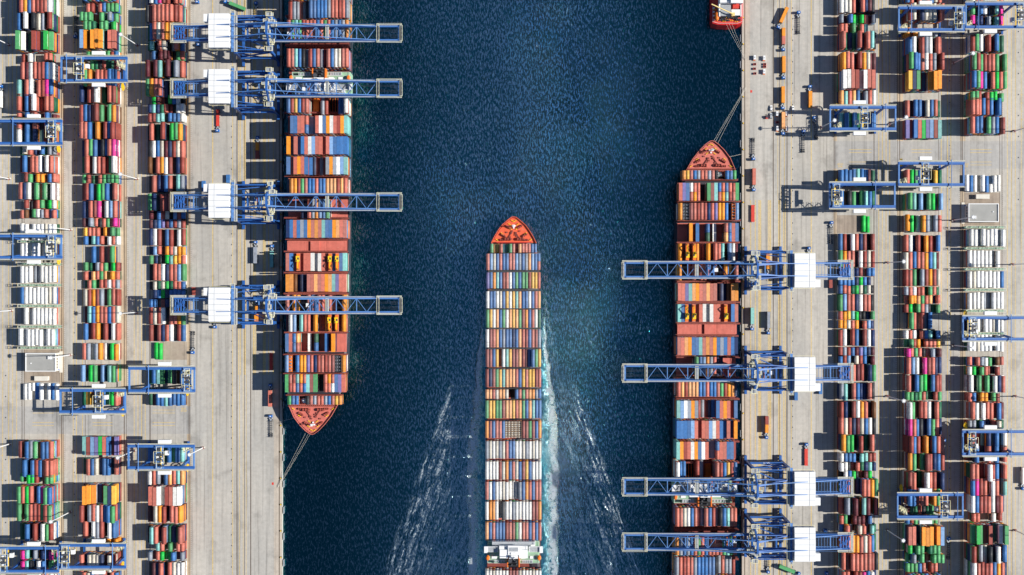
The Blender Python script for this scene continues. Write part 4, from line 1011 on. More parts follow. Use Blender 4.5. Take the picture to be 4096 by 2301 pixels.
    deck(-1.4, 4.5, 6, 8.6, ZB + 4, .26); deck(-2, 3.5, -9, -7, ZB + 2.5, .26); deck(1.5, 5.5, g - 1, g + 3, ZB + 2.2, .24); deck(1.2, 4.2, -g - 3, -g + .5, ZB + 3.4, .24); deck(-1.5, 2.8, -13.5, -10.5, ZB + 3.6, .24)
    st = MB()
    for k in range(10):
        z = 3 + k * 3; s_ = 1 if k % 2 else -1
        st.beam((-1.8, LY - 4 + s_ * 2.2, z), (-1.8, LY - 4 - s_ * 2.2, z + 3), .8, .2)
    st.build('stairway', M['cranelight'], root)
    deck(-2.4, 2.4, LY - 1.4, LY + .9, ZB - .5); deck(QX - 1.6, QX + 1.6, LY - 2, LY + 1.6, ZB + 3); deck(QX + 1.2, QX + 3.2, -LY, LY - 2, ZB + 3)
    lb = MB(); lb.box(QX - 1.1, -LY, ZB + 2.9, QX + 1.1, LY, ZB + 3.4)
    for k in range(7): lb.cb(QX, -LY + 3 + k * 4, ZB + 3.4, 1.4, 1.6, 1.0)
    lb.build('land_side_gallery', M['cranelight'], root)
    # machine house
    hx1 = QX - 1.7; hx0 = hx1 - 14.5; hy0, hy1 = -11.5, 12.5; hz = ZB + 1.2
    h = MB(); h.prism([(hx0, hy0), (hx1, hy0), (hx1, hy1), (hx0 - 1.2 + 1.2, hy1)], hz + 5.6, None, hz)
    h.box(hx0 - 4, hy1 - 5.5, hz, hx0 + .1, hy1, hz + 5.0)
    mh = h.build('machine_house', M['white'], root)
    rf = MB(); ym = (hy0 + hy1) / 2
    rf._add([(hx0 - .2, hy0 - .2, hz + 5.62), (hx1 + .2, hy0 - .2, hz + 5.62), (hx1 + .2, ym, hz + 6.5), (hx0 - .2, ym, hz + 6.5), (hx0 - .2, hy1 + .2, hz + 5.62), (hx1 + .2, hy1 + .2, hz + 5.62)], [(0, 1, 2, 3), (3, 2, 5, 4), (0, 3, 4), (1, 5, 2)])
    for k in range(1, 5):
        yy = hy0 + (hy1 - hy0) * k / 5; zz = hz + 5.66 + .88 * (1 - abs(yy - ym) / (ym - hy0)); pass
    ro = rf.build('roof', M['white'], mh); sm = MB()
    for k in range(1, 6):
        yy = hy0 + (hy1 - hy0) * k / 6; zz = hz + 5.68 + .88 * (1 - abs(yy - ym) / (ym - hy0)); sm.beam((hx0, yy, zz), (hx1, yy, zz), .22, .12)
    sm.beam((hx0 + 4, hy0, hz + 5.7), (hx0 + 4, ym, hz + 6.56), .12); sm.beam((hx0 + 4, ym, hz + 6.56), (hx0 + 4, hy1, hz + 5.7), .12)
    sm.build('roof_seam', M['galv'], mh)
    r_ = MB(); r_.railing([(hx0 - .6, hy0 - .9, hz), (hx1 + .6, hy0 - .9, hz), (hx1 + .6, hy1 + .9, hz), (hx0 - .6, hy1 + .9, hz)], 1.1, .18); r_.build('yellow_railing', M['rail'], mh)
    v_ = MB()
    for k in range(3): v_.mark(); v_.cb(hx0 + 3 + k * 5, hy0 - .1, hz + 2, 1.6, .2, 1.8)
    v_.split('louvre', M['grate'], mh)
    # back end machinery
    bk = MB()
    for k in range(4):
        xx = back + 1.2 + k * 2.0; bk.mark(); bk.tube((xx, -g + .8, ZB + 1.4), (xx, g - .8, ZB + 1.4), .5, n=8); bk.cb(xx, -2.4 + k * 1.5, ZB + .9, 1.5, 2.2, 1.5); bk.cb(xx + .6, 3 - k * 1.6, ZB + .9, 1.0, 1.2, 1.1)
    bk.split('rope_drum', blue, root)
    deck(back - 1.5, back + 9, -g - 2.2, -g - .8, ZB + .9); deck(back - 1.5, back + 9, g + .8, g + 2.2, ZB + .9); deck(back - 2.2, back - .4, -g - 2.2, g + 2.2, ZB + .9)
    lw = MB()
    for k in range(7):
        x = back + 10 + k * (hx0 - back - 12) / 7; lw.beam((x, -g, ZB + 1.0), (x, g, ZB + 1.0), .16); 
    for sy in (-1, 1): lw.beam((back + 8, sy * (g - 1.4), ZB + .7), (hx0, sy * (g - 1.4), ZB + .7), .35); lw.beam((back + 8, sy * (g + 1.6), ZB + 1.8), (hx0, sy * (g + 1.6), ZB + 1.8), .14)
    lw.build('walkway', M['cranelight'], root)
    # trolley, cab, spreader
    tx = X(trolley_u)
    t = MB(); t.box(tx - 3, -g, ZB - 1.6, tx + 3, -g + .8, ZB - .6); t.box(tx - 3, g - .8, ZB - 1.6, tx + 3, g, ZB - .6)
    for x in (tx - 2.8, tx, tx + 2.8): t.box(x - .4, -g + .8, ZB - 1.6, x + .4, g - .8, ZB - .7)
    t.cb(tx - 1.4, 1.4, ZB - .7, 1.6, 1.4, 1.0); t.cb(tx + 1.4, -1.2, ZB - .7, 1.4, 1.8, .9); tr = t.build('trolley', M['cranelight'], root)
    c_ = MB(); c_.box(tx - 5.8, -1.4, ZB - 3.4, tx - 3.2, 1.4, ZB - .9); ca = c_.build('operator_cab', M['white'], root)
    gl = MB(); gl.box(tx - 5.9, -1.2, ZB - 3.2, tx - 5.82, 1.2, ZB - 1.6); gl.build('window', M['glass'], ca)
    sp = MB(); sp.box(tx - 1.1, -6, ZB - 3.3, tx + 1.1, 6, ZB - 2.8)
    for a in (-.8, .8):
        for b in (-1.4, 1.4): sp.beam((tx + a, b, ZB - 2.9), (tx + a, b, ZB - 1.2), .08)
    sp.build('spreader', M['orange'], root)
    dg = MB(); dg.mark(); dg.beam((QX + 10, g, ZB + .5), (QX + 10, -g, ZB + .5), 1.1, .5); dg.mark(); dg.beam((QX + 10.5, -g, ZB), (-1, -LY + 3, ZB - .5), .7); dg.mark(); dg.beam((QX + 10.5, g, ZB), (-1, LY - 6, ZB - .5), .5); dg.split('horizontal_brace', blue, root)
    if text:
        tm = MB(); add_text(tm, text, Matrix.Translation(((QX) / 2, -LY + 0, 13.82)) @ Matrix.Scale(1.7, 4)); tm.build('lettering', M['letter'], root)
    root.location = (xs, y0, 0)
    left(root, lab)
quay_crane(134, 1, '{top}most of the four blue quay cranes on the {s} quay, white machine house', 1180)
quay_crane(355, 2, 'second blue quay crane from the {top} on {s} quay, over a ship\'s deckhouse', 1240, 'QC 16')
quay_crane(809, 3, 'third blue quay crane from the {top} on {s} quay, over a half-bare ship row', 1030)
quay_crane(1221, 4, '{bot}most of the four blue quay cranes on the {s} quay, nearest the moored bow', 1255)

# ---------------------------------------------------------------- yard gantry cranes
def yard_crane(u0, u1, v0, v1, tu, railu, lab, cabside=1):
    ZG = 22.0
    ug = (u0 + u1) / 2; xl, _ = W(railu[0], 0, 0); xr, _ = W(railu[1], 0, 0); xm = (xl + xr) / 2
    y0 = W(0, (v0 + v1) / 2, ZG)[1]
    k = S * (1 - ZG / D); half_y = (v1 - v0) / 2 * k
    a = W(u0 - 6, 0, ZG)[0] - xm; b = W(u1 - 6, 0, ZG)[0] - xm; tx = W(tu - 6, 0, ZG)[0] - xm
    xl -= xm; xr -= xm
    root = thing('yard_gantry_crane', '', 'gantry crane', (0, 0, 0), 'blue yard gantry cranes')
    blue = M['crane']; gy = half_y - 1.2
    for s_ in (-1, 1):
        m = MB(); m.box(a, s_ * gy - .95, ZG - 2, b, s_ * gy + .95, ZG); gd = m.build('main_girder', blue, root)
        r = MB(); r.box(a + .5, s_ * gy - .5, ZG + .01, b - .5, s_ * gy - .2, ZG + .16); r.build('trolley_rail', M['cranelight'], gd)
        w = MB(); w.box(a, s_ * (gy + 1.0), ZG - .5, b, s_ * (gy + 2.0), ZG - .4); w.build('walkway', M['grate'], gd)
        h = MB(); h.railing([(a, s_ * (gy + 2.0), ZG - .4), (b, s_ * (gy + 2.0), ZG - .4)], 1.1, .18, close=False); h.build('handrail', M['rail'], gd)
        for x in (xl, xr):
            l = MB(); l.beam((x, s_ * (gy - .2), ZG - 1.6), (x, s_ * (gy - 2.2), 2.4), 1.5, 1.3); l.build('leg', blue, root)
        e = MB(); ex = xl + (xr - xl) * .62; e.box(ex - 4.5, s_ * (gy + 2.2), ZG - 1.0, ex + 4.5, s_ * (gy + 4.8), ZG + 1.4); eh = e.build('electrical_house', M['white'], root)
        v = MB()
        for i in range(5): v.mark(); v.box(ex - 4 + i * 1.7, s_ * (gy + 4.82), ZG - .5, ex - 2.8 + i * 1.7, s_ * (gy + 4.9), ZG + .9)
        v.split('louvre', M['grate'], eh)
    for x in (a + .5, b - .5):
        m = MB(); m.box(x - .5, -gy + .95, ZG - 1.6, x + .5, gy - .95, ZG - .2); m.build('end_tie', M['cranelight'], root)
    ex = (a + (tx - a) * .35) if (tx - a) > 12 else b - 9
    m = MB(); m.tube((ex, -half_y - 1.4, ZG + 1.3), (ex, half_y + 1.4, ZG + 1.3), .3, n=8); m.build('maintenance_arm', M['cranelight'], root)
    for x in (xl, xr):
        m = MB(); m.box(x - .7, -half_y + .5, 1.3, x + .7, half_y - .5, 2.6); sb = m.build('sill_beam', blue, root)
        g = MB()
        for s_ in (-1, 1):
            for q_ in (0, 2.2):
                yy = s_ * (half_y - 1.6 - q_); g.mark(); g.cb(x, yy, .6, 1.1, 1.8, .8)
                for w_ in (-.5, .5): g.tube((x - .3, yy + w_, .36), (x + .3, yy + w_, .36), .36, n=10)
        g.split('bogie', M['steel'], sb)
    # trolley
    t = MB()
    for s_ in (-1, 1): t.box(tx + s_ * 2.3 - .4, -gy + .3, ZG + .2, tx + s_ * 2.3 + .4, gy - .3, ZG + .9)
    for s_ in (-1, 1): t.box(tx - 3.2, s_ * gy - .7, ZG + .18, tx + 3.2, s_ * gy + .7, ZG + 1.0)
    for yy in (-3.4, 3.4): t.box(tx - 3, yy - .4, ZG + .2, tx + 3, yy + .4, ZG + .9)
    tr = t.build('trolley', M['cranelight'], root)
    mc = MB(); rn = random.Random(int(u0 * 3 + v0))
    mc.mark(); mc.tube((tx - 2, -1.6, ZG + 1.6), (tx + 2, -1.6, ZG + 1.6), .8, n=10); mc.mark(); mc.tube((tx - 2, 1.6, ZG + 1.6), (tx + 2, 1.6, ZG + 1.6), .8, n=10)
    for i in range(9): mc.mark(); mc.cb(tx + rn.uniform(-2.8, 2.8), rn.uniform(-gy + 1, gy - 1), ZG + .9, rn.uniform(.7, 1.6), rn.uniform(.7, 1.7), rn.uniform(.5, 1.6))
    mc.split('hoist_machinery', M['steel'], tr)
    rl = MB(); rl.railing([(tx - 3.8, -4.2, ZG + .9), (tx + 3.8, -4.2, ZG + .9), (tx + 3.8, 4.2, ZG + .9), (tx - 3.8, 4.2, ZG + .9)], 1.1, .2); rl.railing([(tx - 1.8, -gy, ZG + .9), (tx + 1.8, -gy, ZG + .9), (tx + 1.8, gy, ZG + .9), (tx - 1.8, gy, ZG + .9)], 1.1, .18); rl.build('railing', M['rail'], tr)
    bb = MB()
    for i in range(4): bb.mark(); bb.cb(tx + rn.uniform(-2, 2), rn.uniform(-4, 4), ZG + .9, 1.4, 1.1, .9)
    bb.split('control_box', M['white'], tr)
    cx = tx + cabside * 4.3
    c = MB(); c.box(cx - 1.2, 1.0, ZG - 4.4, cx + 1.2, 4.2, ZG - 1.8); ca = c.build('operator_cab', M['white'], root)
    gl = MB(); gl.box(cx - 1.0, .9, ZG - 4.2, cx + 1.0, .98, ZG - 2.6); gl.build('window', M['glass'], ca)
    sp = MB(); sp.box(tx - 1.1, -6, ZG - 5.2, tx + 1.1, 6, ZG - 4.7)
    for p in (-.9, .9):
        for q_ in (-2, 2): sp.beam((tx + p, q_, ZG - 4.8), (tx + p, q_, ZG + .4), .07)
    sp.build('spreader', M['yellow'], root)
    # cable reel beside one leg, stairs beside another
    rx = xr + 1.3; ry = -half_y - 1.0
    rr = MB(); n = 20
    for i in range(n):
        p0 = 2 * math.pi * i / n; p1 = 2 * math.pi * (i + 1) / n
        rr.beam((rx, ry + 2.6 * math.cos(p0), 8.5 + 2.6 * math.sin(p0)), (rx, ry + 2.6 * math.cos(p1), 8.5 + 2.6 * math.sin(p1)), .5, .5)
        rr.beam((rx, ry, 8.5), (rx, ry + 3.1 * math.cos(p0), 8.5 + 3.1 * math.sin(p0)), .12)
    rr.tube((rx - .3, ry, 8.5), (rx + .3, ry, 8.5), .9, n=10); rr.build('cable_reel', M['yellow'], root)
    ra = MB(); ra.beam((xr, ry + 3, 4), (xr + .6, ry, 8.3), .4); ra.build('reel_bracket', blue, root)
    s2 = MB()
    for i in range(7):
        z = 2.6 + i * 2.6; d_ = 1 if i % 2 else -1; s2.beam((xr + 1.6, gy - 3 + d_ * 1.6, z), (xr + 1.6, gy - 3 - d_ * 1.6, z + 2.6), .7, .15)
        s2.railing([(xr + .9, gy - 5.2, z), (xr + 2.4, gy - 5.2, z), (xr + 2.4, gy - .8, z), (xr + .9, gy - .8, z)], 1.0, .14, posts=False)
    s2.build('stairway', M['rail'], root)
    root.location = (xm, y0, 0)
    left(root, lab)
RL = {1: (93, 247), 2: (342, 501), 3: (600, 757)}
yc = 'blue yard gantry crane, '
yard_crane(-22, 252, 478, 580, 214, RL[1], yc + '{top}most over the outer container column, {s} yard', -1)
yard_crane(-22, 252, 938, 1036, 214, RL[1], yc + 'over white reefers, outer column, {s} yard', -1)
yard_crane(-34, 240, 2187, 2292, 22, RL[1], yc + '{bot}most over the outer container column, {s} yard')
yard_crane(247, 513, 226, 328, 326, RL[2], yc + '{top}most over the middle container column, {s} yard')
yard_crane(243, 508, 2176, 2276, 268, RL[2], yc + '{bot}most over the middle container column, {s} yard')
yard_crane(243, 508, 1556, 1654, 402, RL[2], yc + 'at the cross road, middle container column, {s} yard')
yard_crane(519, 785, 1468, 1570, 757, RL[3], yc + 'inner column, {above} the cross road, {s} yard', -1)
yard_crane(516, 783, 1779, 1878, 645, RL[3], yc + 'inner column, {below} the cross road, {s} yard')

# ---------------------------------------------------------------- light masts
def mast(u, v, lab):
    x, y = W(u, v, 0); root = thing('light_mast', '', 'light mast', (0, 0, 0), 'tall floodlight masts')
    m = MB(); m.tube((0, 0, .9), (0, 0, 34), .45, .2, n=10); p = m.build('pole', M['white'], root)
    b = MB(); b.cb(0, 0, 0, 1.7, 1.7, .9); b.build('concrete_base', M['lash'], root)
    c = MB(); c.cb(1.3, .4, 0, .7, .9, 1.2); c.build('cabinet', M['cream'], root)
    h = MB(); h.tube((0, 0, 33.6), (0, 0, 34.1), 1.1, n=14)
    hd = h.build('lamp_ring', M['white'], root)
    for i in range(8):
        l = MB(); t = 2 * math.pi * i / 8; l.cb(1.35 * math.cos(t), 1.35 * math.sin(t), 33.4, .5, .5, .5); l.build('floodlight', M['galv'], hd)
    root.location = (x, y, 0); left(root, lab)
for ln, us in (('outer lane', [(36, 180), (35, 716), (45, 1243), (39, 1776)]), ('lane between outer and middle columns', [(281, 920), (281, 1420), (281, 2048)]),
               ('lane between middle and inner columns', [(549, 181), (547, 716), (547, 1250), (537, 1803)])):
    for i, (u, v) in enumerate(us): mast(u, v, 'white floodlight mast, %s, {s} yard, %s from {top}' % (ln, ORD[i]))
mast(812, 1791, 'white floodlight mast on the open apron beside the inner rails, {s} quay')

# ---------------------------------------------------------------- building, hut, reefer racks
def building():
    x0, y0 = W(102, 1486, 7); x1, y1 = W(222, 1413, 7); cx, cy = (x0 + x1) / 2, (y0 + y1) / 2
    root = thing('office_building', '', 'building', (cx, cy, 0), 'flat-roofed yard offices')
    m = MB(); m.box(x0, y0, 0, x1, y1, 6.6); w = m.build('wall', M['cream'], root)
    p = MB(); t = .45
    for a in ((x0 - .1, y0 - .1, x1 + .1, y0 + t), (x0 - .1, y1 - t, x1 + .1, y1 + .1), (x0 - .1, y0 + t, x0 + t, y1 - t), (x1 - t, y0 + t, x1 + .1, y1 - t)): p.box(a[0], a[1], 6.6, a[2], a[3], 7.3)
    p.build('parapet', M['white'], root)
    r = MB(); r.box(x0 + t, y0 + t, 6.6, x1 - t, y1 - t, 6.75); r.build('roof', M['roof'], root)
    for i in range(5):
        wd = MB(); yy = y0 + 2 + i * (y1 - y0 - 3) / 5; wd.box(x1 + .003, yy, 3.4, x1 + .06, yy + 1.5, 4.8); wd.build('window', M['glass'], root)
    d = MB(); d.box(x1 + .004, y0 + .4, 0, x1 + .07, y0 + 1.4, 2.1); d.build('door', M['cab'], root)
    c = MB(); c.mark(); c.cb(x1 - 5, y1 - 3.4, 6.75, .8, 2.2, 1.2); c.mark(); c.cb(x0 + 4, y0 + 6, 6.75, .8, .8, .5); c.split('rooftop_unit', M['white'], root)
    pl = MB(); pl.box(x1 + .1, y0 - 1.4, 0, x1 + 2.4, y1 + 1.0, .5); pl.build('plinth', M['cream'], root)
    left(root, 'low cream building with flat grey roof and white parapet, {below} the reefer racks, {s} yard')
    x, y = W(167, 1514, 2); root = thing('yard_hut', '', 'hut', (x, y, 0), 'long grey yard huts')
    m = MB(); m.box(x - 4.8, y - 1.5, 0, x + 4.8, y + 1.5, 2.9); m.build('wall', M['cream'], root)
    m = MB(); m.box(x - 5.0, y - 1.7, 2.9, x + 5.0, y + 1.7, 3.15); m.build('roof', M['cream'], root)
    m = MB(); m.box(x - .5, y - 1.56, .1, x + .5, y - 1.505, 2.1); m.build('door', M['galv'], root)
    left(root, 'long cream hut beside the flat-roofed building, {s} yard')
building()
def rack(v, i):
    x0, y = W(80, v, 6); x1, _ = W(238, v, 6); root = thing('reefer_rack', '', 'reefer rack', ((x0 + x1) / 2, y, 0), 'steel racks between the white reefers')
    f = MB(); n = 14
    for k in range(n + 1):
        x = x0 + (x1 - x0) * k / n
        for s_ in (-.75, .75): f.beam((x, y + s_, 0), (x, y + s_, 9.0), .22)
        f.beam((x, y - .75, 9.0), (x, y + .75, 9.0), .2)
    for z in (3, 6, 9):
        for s_ in (-.8, .8): f.beam((x0, y + s_, z), (x1, y + s_, z), .2)
    f.build('frame', M['galv'], root)
    g = MB()
    for z in (2.9, 5.9): g.box(x0, y - .7, z - .06, x1, y + .7, z)
    for k in range(n): 
        if k % 3: g.box(x0 + (x1 - x0) * (k + .08) / n, y - .55, 8.7, x0 + (x1 - x0) * (k + .92) / n, y + .1, 8.78)
    g.build('walkway', M['green'], root)
    h = MB(); h.railing([(x0, y - .85, 9), (x1, y - .85, 9), (x1, y + .85, 9), (x0, y + .85, 9)], .9, .16, posts=False); h.build('handrail', M['rail'], root)
    left(root, 'greenish steel reefer rack across the outer column, %s from the {top}, {s} yard' % ORD[i])
for i, v in enumerate((967, 1057, 1141, 1224, 1307, 1391)): rack(v, i)

# ---------------------------------------------------------------- trucks
def truck(name, lab, cat, x, y, rz, load=None, group='yard trucks', cab=True, trailer=True, flat_red=False, register=True, cabcol='cab', shortload=False):
    root = thing(name, '', cat, (0, 0, 0), group)
    fm = M['red'] if flat_red else M['steel']
    if trailer:
        f = MB()
        for s_ in (-.55, .55): f.box(s_ - .14, -7.6, 1.05, s_ + .14, 5.4, 1.4)
        for k in range(8): f.box(-1.15, -7.4 + k * 1.72, 1.1, 1.15, -7.05 + k * 1.72, 1.35)
        if flat_red: f.box(-1.22, -7.6, 1.41, 1.22, 5.0, 1.5)
        tf = f.build('trailer_frame', fm, root)
        o = MB()
        for yy in (-7.2, -1.4, 4.4):
            for s_ in (-1, 1): o.mark(); o.box(s_ * 1.15, yy - .15, 1.05, s_ * 1.55, yy + .15, 1.5)
        o.split('outrigger', M['steel'], tf)
        for yy in (-6.4, -5.1):
            for s_ in (-1, 1):
                w = MB(); w.tube((s_ * .75, yy, .52), (s_ * 1.25, yy, .52), .52, n=12); w.build('wheel', M['black'], root)
    if cab:
        c = MB(); c.box(-.5, 4.2, .8, .5, 9.6, 1.15); c.build('tractor_frame', M['steel'], root)
        b = MB(); b.prism([(-1.25, 7.6), (1.25, 7.6), (1.25, 9.7), (-1.25, 9.7)], 2.1, None, .7)
        b.prism([(-1.2, 7.7), (1.2, 7.7), (1.1, 9.3), (-1.1, 9.3)], 3.05, [(-1.25, 7.6), (1.25, 7.6), (1.25, 9.7), (-1.25, 9.7)], 2.1)
        cb_ = b.build('cab', M[cabcol], root)
        g = MB(); g.box(-1.0, 9.62, 2.0, 1.0, 9.75, 2.25); g.prism([(-1.0, 9.33), (1.0, 9.33), (1.0, 9.36), (-1.0, 9.36)], 2.95, [(-1.1, 9.68), (1.1, 9.68), (1.1, 9.72), (-1.1, 9.72)], 2.15); g.build('windscreen', M['glass'], cb_)
        r = MB(); r.cb(0, 8.4, 3.05, .9, .7, .25); r.build('roof_box', M['white'], cb_)
        for sx in (-1.35, 1.35):
            r = MB(); r.cb(sx, 9.3, 1.9, .3, .15, .6); r.build('mirror', M['white'], cb_)
        t = MB(); t.mark(); t.cb(-.85, 6.6, .7, .6, 1.2, .7); t.mark(); t.cb(.85, 6.6, .7, .6, 1.2, .7); t.split('fuel_tank', M['galv'], root)
        t = MB(); t.cb(0, 5.6, 1.15, 1.3, 1.2, .25); t.build('coupling_plate', M['galv'], root)
        for yy in (5.6, 9.0):
            for s_ in (-1, 1):
                w = MB(); w.tube((s_ * .7, yy, .52), (s_ * 1.22, yy, .52), .52, n=12); w.build('wheel', M['black'], root)
    root.location = (x, y, 0); root.rotation_euler = (0, 0, rz)
    if register: left(root, lab)
    else: root['label'] = lab
    return root
def load_box(c, lab, x, y, rz, L=12.19, z=1.5, off=-1.3, register=True, group='containers carried by trucks'):
    dx, dy = -math.sin(rz) * off, math.cos(rz) * off
    o = bpy.data.objects.new('shipping_container', cont_mesh(L, 2.44, c, 0)); C.objects.link(o)
    o.location = (x + dx, y + dy, z); o.rotation_euler = (0, 0, rz); tag(o, lab, 'container', group)
    if register: left(o, lab)
    return o
PI = math.pi
def tv(u, v0, v1, up):           # centre of a truck whose picture spans v0..v1; up: cab at the top
    x, y = W(u, (v0 + v1) / 2, 1.5); return (x, y - 1.0 if up else y + 1.0, 0 if up else PI)
def loaded(u, v0, v1, up, cols, lt, lc, register=True):
    x, y, rz = tv(u, v0, v1, up); truck('container_truck', lt, 'truck', x, y, rz, register=register)
    if cols is None: return
    if len(cols) == 1: load_box(cols, lc, x, y, rz, register=register)
    else:
        for c, of, nmz in zip(cols, (1.75, -4.4), ('front', 'rear')): load_box(c, lc % nmz, x, y, rz, 6.06, off=of, register=register)
# left quay (each has its twin on the right quay)
loaded(1023, 966, 1052, True, 's', 'container truck with blue cab in the shadow beside the moored ship, grey-blue load, {s} quay', 'grey-blue container on the truck in the ship\'s shadow, {s} quay')
loaded(1089, 978, 1072, True, 't', 'container truck with blue cab close to the quay edge, turquoise load, {s} quay', 'turquoise container on the truck close to the quay edge, {s} quay')
loaded(1082, 1533, 1629, True, 'r', 'container truck by the moored ship\'s bow with salmon load, {s} quay', 'salmon red container on the truck by the moored bow, {s} quay')
loaded(1031, 543, 640, True, 'oR', 'container truck in shadow carrying two short boxes, {s} quay', '%s short container on the truck with two boxes, in shadow, {s} quay')
loaded(1027, 1200, 1290, True, 'o', 'container truck under the quay crane nearest the moored bow, {s} quay', 'orange container on the truck under the bowmost quay crane, {s} quay')
loaded(5, 338, 436, True, 'w', 'container truck with white load in the outer lane, {s} yard', 'white container on the truck in the outer lane, {s} yard')
loaded(322, 452, 548, False, None, 'empty blue chassis truck in dark shade of the middle column, {s} yard', '')
x, y, rz = tv(1024, 12, 96, True); truck('chassis_truck', 'empty chassis truck with blue cab under the {top}most quay crane, {s} quay', 'truck', x, y, rz)
x, y, rz = tv(302, 57, 158, False); truck('chassis_truck', 'empty chassis truck parked in lane beside the middle column, near the {top} edge, {s} yard', 'truck', x, y, rz)
x, y, rz = tv(771, 1322, 1418, False); truck('chassis_truck', 'empty chassis truck beside inner column\'s green container pair, {s} yard', 'truck', x, y, rz)
x, y, rz = tv(1083, 1657, 1752, True); truck('chassis_truck', 'empty chassis truck with blue cab at quay edge ahead of the moored bow, {s} quay', 'truck', x, y, rz)
x, y, rz = tv(871, 435, 532, False); truck('flatbed_truck', 'red flatbed truck with blue cab near the second quay crane from {top}, {s} quay', 'truck', x, y, rz, flat_red=True)
x, y = W(1085, 1440, 1); truck('flatbed_trailer', 'red flatbed trailer without tractor in the moored ship\'s shadow, {s} quay', 'trailer', x, y, 0, flat_red=True, cab=False)
for (u, v, up, lab) in ((861, 1300, False, 'blue yard tractor without trailer near the lowest machine house, {s} quay'), (796, 172, False, 'blue yard tractor between inner column and {top}most crane, {s} quay'), (791, 2, False, 'blue yard tractor at the {top} edge of picture, {s} quay')):
    x, y = W(u, v, 1); truck('yard_tractor', lab.replace('lowest machine house', 'crane house by the moored bow'), 'truck', x, y + (7 if not up else -7), 0 if up else PI, trailer=False)
# slewed green truck near the top of the left quay
x, y = W(944, 24, 1.5); a_ = R(68); truck('container_truck', 'container truck turning with green load at the {top} edge, {s} quay', 'truck', x, y, a_); load_box('g', 'green container on the turning truck at the {top} edge, {s} quay', x, y, a_)
def ground_box(u, v, c, L, lab, z=0):
    x, y = W(u, v, 2.6); o = load_box(c, lab, x, y, 0, L, .02 + z, 0, True, 'containers standing alone on the ground')
ground_box(911, 715, 'b', 6.06, 'short blue container standing alone beside a machine house, {s} quay')
ground_box(813, 745, 'b', 8.0, 'blue container standing alone beside crane backreach and inner column, {s} quay')
ground_box(772, 1165, 'R', 6.06, 'brick red container standing alone beside the inner column, {s} yard')
# right quay only
RT = dict(register=False)
def slewed(u, v, deg, c, lt, lc):
    x, y = W(u, v, 1.5); rz = R(deg); truck('container_truck', lt, 'truck', x, y, rz, register=False); load_box(c, lc, x, y, rz, register=False)
slewed(3131, 69, 156, 'o', 'orange container truck turning at an angle behind the queue, right quay', 'orange container on the angled truck, right quay')
loaded(3132, 108, 211, False, 'ro', 'truck with one salmon and one orange short box in the queue, right quay', '%s short container on the second truck of the queue, right quay', False)
loaded(3133, 220, 324, False, 'o', 'third truck from the top in the orange queue, right quay', 'orange container on third truck of the queue, right quay', False)
loaded(3130, 342, 444, False, 'o', 'fourth truck from the top in the orange queue, right quay', 'orange container on fourth truck of the queue, right quay', False)
loaded(3131, 445, 545, False, 'a', 'lowest truck of the orange queue, between white cabins, right quay', 'pale orange container on the lowest truck of the queue, right quay', False)
loaded(3239, 338, 436, True, 'o', 'orange container truck facing up, apart from the queue, right quay', 'orange container on the truck facing up, right quay', False)
for (u, v0, v1, lab) in ((3194, 40, 142, 'empty chassis truck with blue cab right of the angled orange truck, right quay'), (3262, 463, 559, 'empty chassis truck standing slightly askew by inner yard column, right quay'), (3213, 517, 614, 'lower empty chassis truck near the askew one, right quay')):
    x, y, rz = tv(u, v0, v1, True); truck('chassis_truck', lab, 'truck', x, y, rz + (R(7) if u == 3262 else 0), register=False)
def small_cabin(u, v, lab):
    x, y = W(u, v, 2); root = thing('site_cabin', lab, 'cabin', (x, y, 0), 'small white cabins on the right quay')
    m = MB(); m.box(x - .8, y - 1.6, .25, x + .8, y + 1.7, 2.3); b = m.build('body', M['white'], root)
    m = MB(); m.box(x - .4, y - .5, 2.3, x + .4, y + .5, 2.42); m.build('roof_hatch', M['galv'], b)
    m = MB(); m.box(x - .8, y - 2.1, .1, x + .8, y - 1.6, .9); m.build('front_step', M['orange'], root)
    m = MB(); m.box(x - .7, y - 1.5, 0, x + .7, y + 1.6, .25); m.build('skid', M['steel'], root)
    m = MB(); m.box(x + .803, y - .4, .4, x + .83, y + .4, 2.0); m.build('door', M['galv'], b)
for (u, v, lab) in ((3019, 230, 'small white cabin nearest the quay edge, left of its pair, right quay'), (3057, 232, 'upper white cabin right of the one nearest the edge, right quay'), (3057, 286, 'white cabin standing below two dark bins, right quay'),
                    (3109, 455, 'white cabin left of lowest queue truck, beside its load\'s top end, right quay'), (3147, 455, 'white cabin right of lowest queue truck, beside its load\'s top end, right quay'), (3110, 514, 'white cabin left of lowest queue truck, near its cab, right quay'), (3148, 515, 'white cabin right of lowest queue truck, near its cab, right quay')):
    small_cabin(u, v, lab)
def bin_(u, v, lab):
    x, y = W(u, v, 1); root = thing('gear_bin', lab, 'bin', (x, y, 0), 'dark red lashing-gear bins on the right quay')
    m = MB(); m.box(x - 1, y - .8, .15, x + 1, y + .8, .3); m.box(x - 1, y - .8, .3, x - .9, y + .8, 1.2); m.box(x + .9, y - .8, .3, x + 1, y + .8, 1.2); m.box(x - .9, y - .8, .3, x + .9, y - .7, 1.2); m.box(x - .9, y + .7, .3, x + .9, y + .8, 1.2); m.build('bin_wall', M['red'], root)
    m = MB()
    for k in range(5): m.mark(); m.beam((x - .8 + k * .4, y - .6, .5 + .1 * (k % 2)), (x - .6 + k * .35, y + .6, .6), .16)
    m.split('lashing_rod', M['steel'], root)
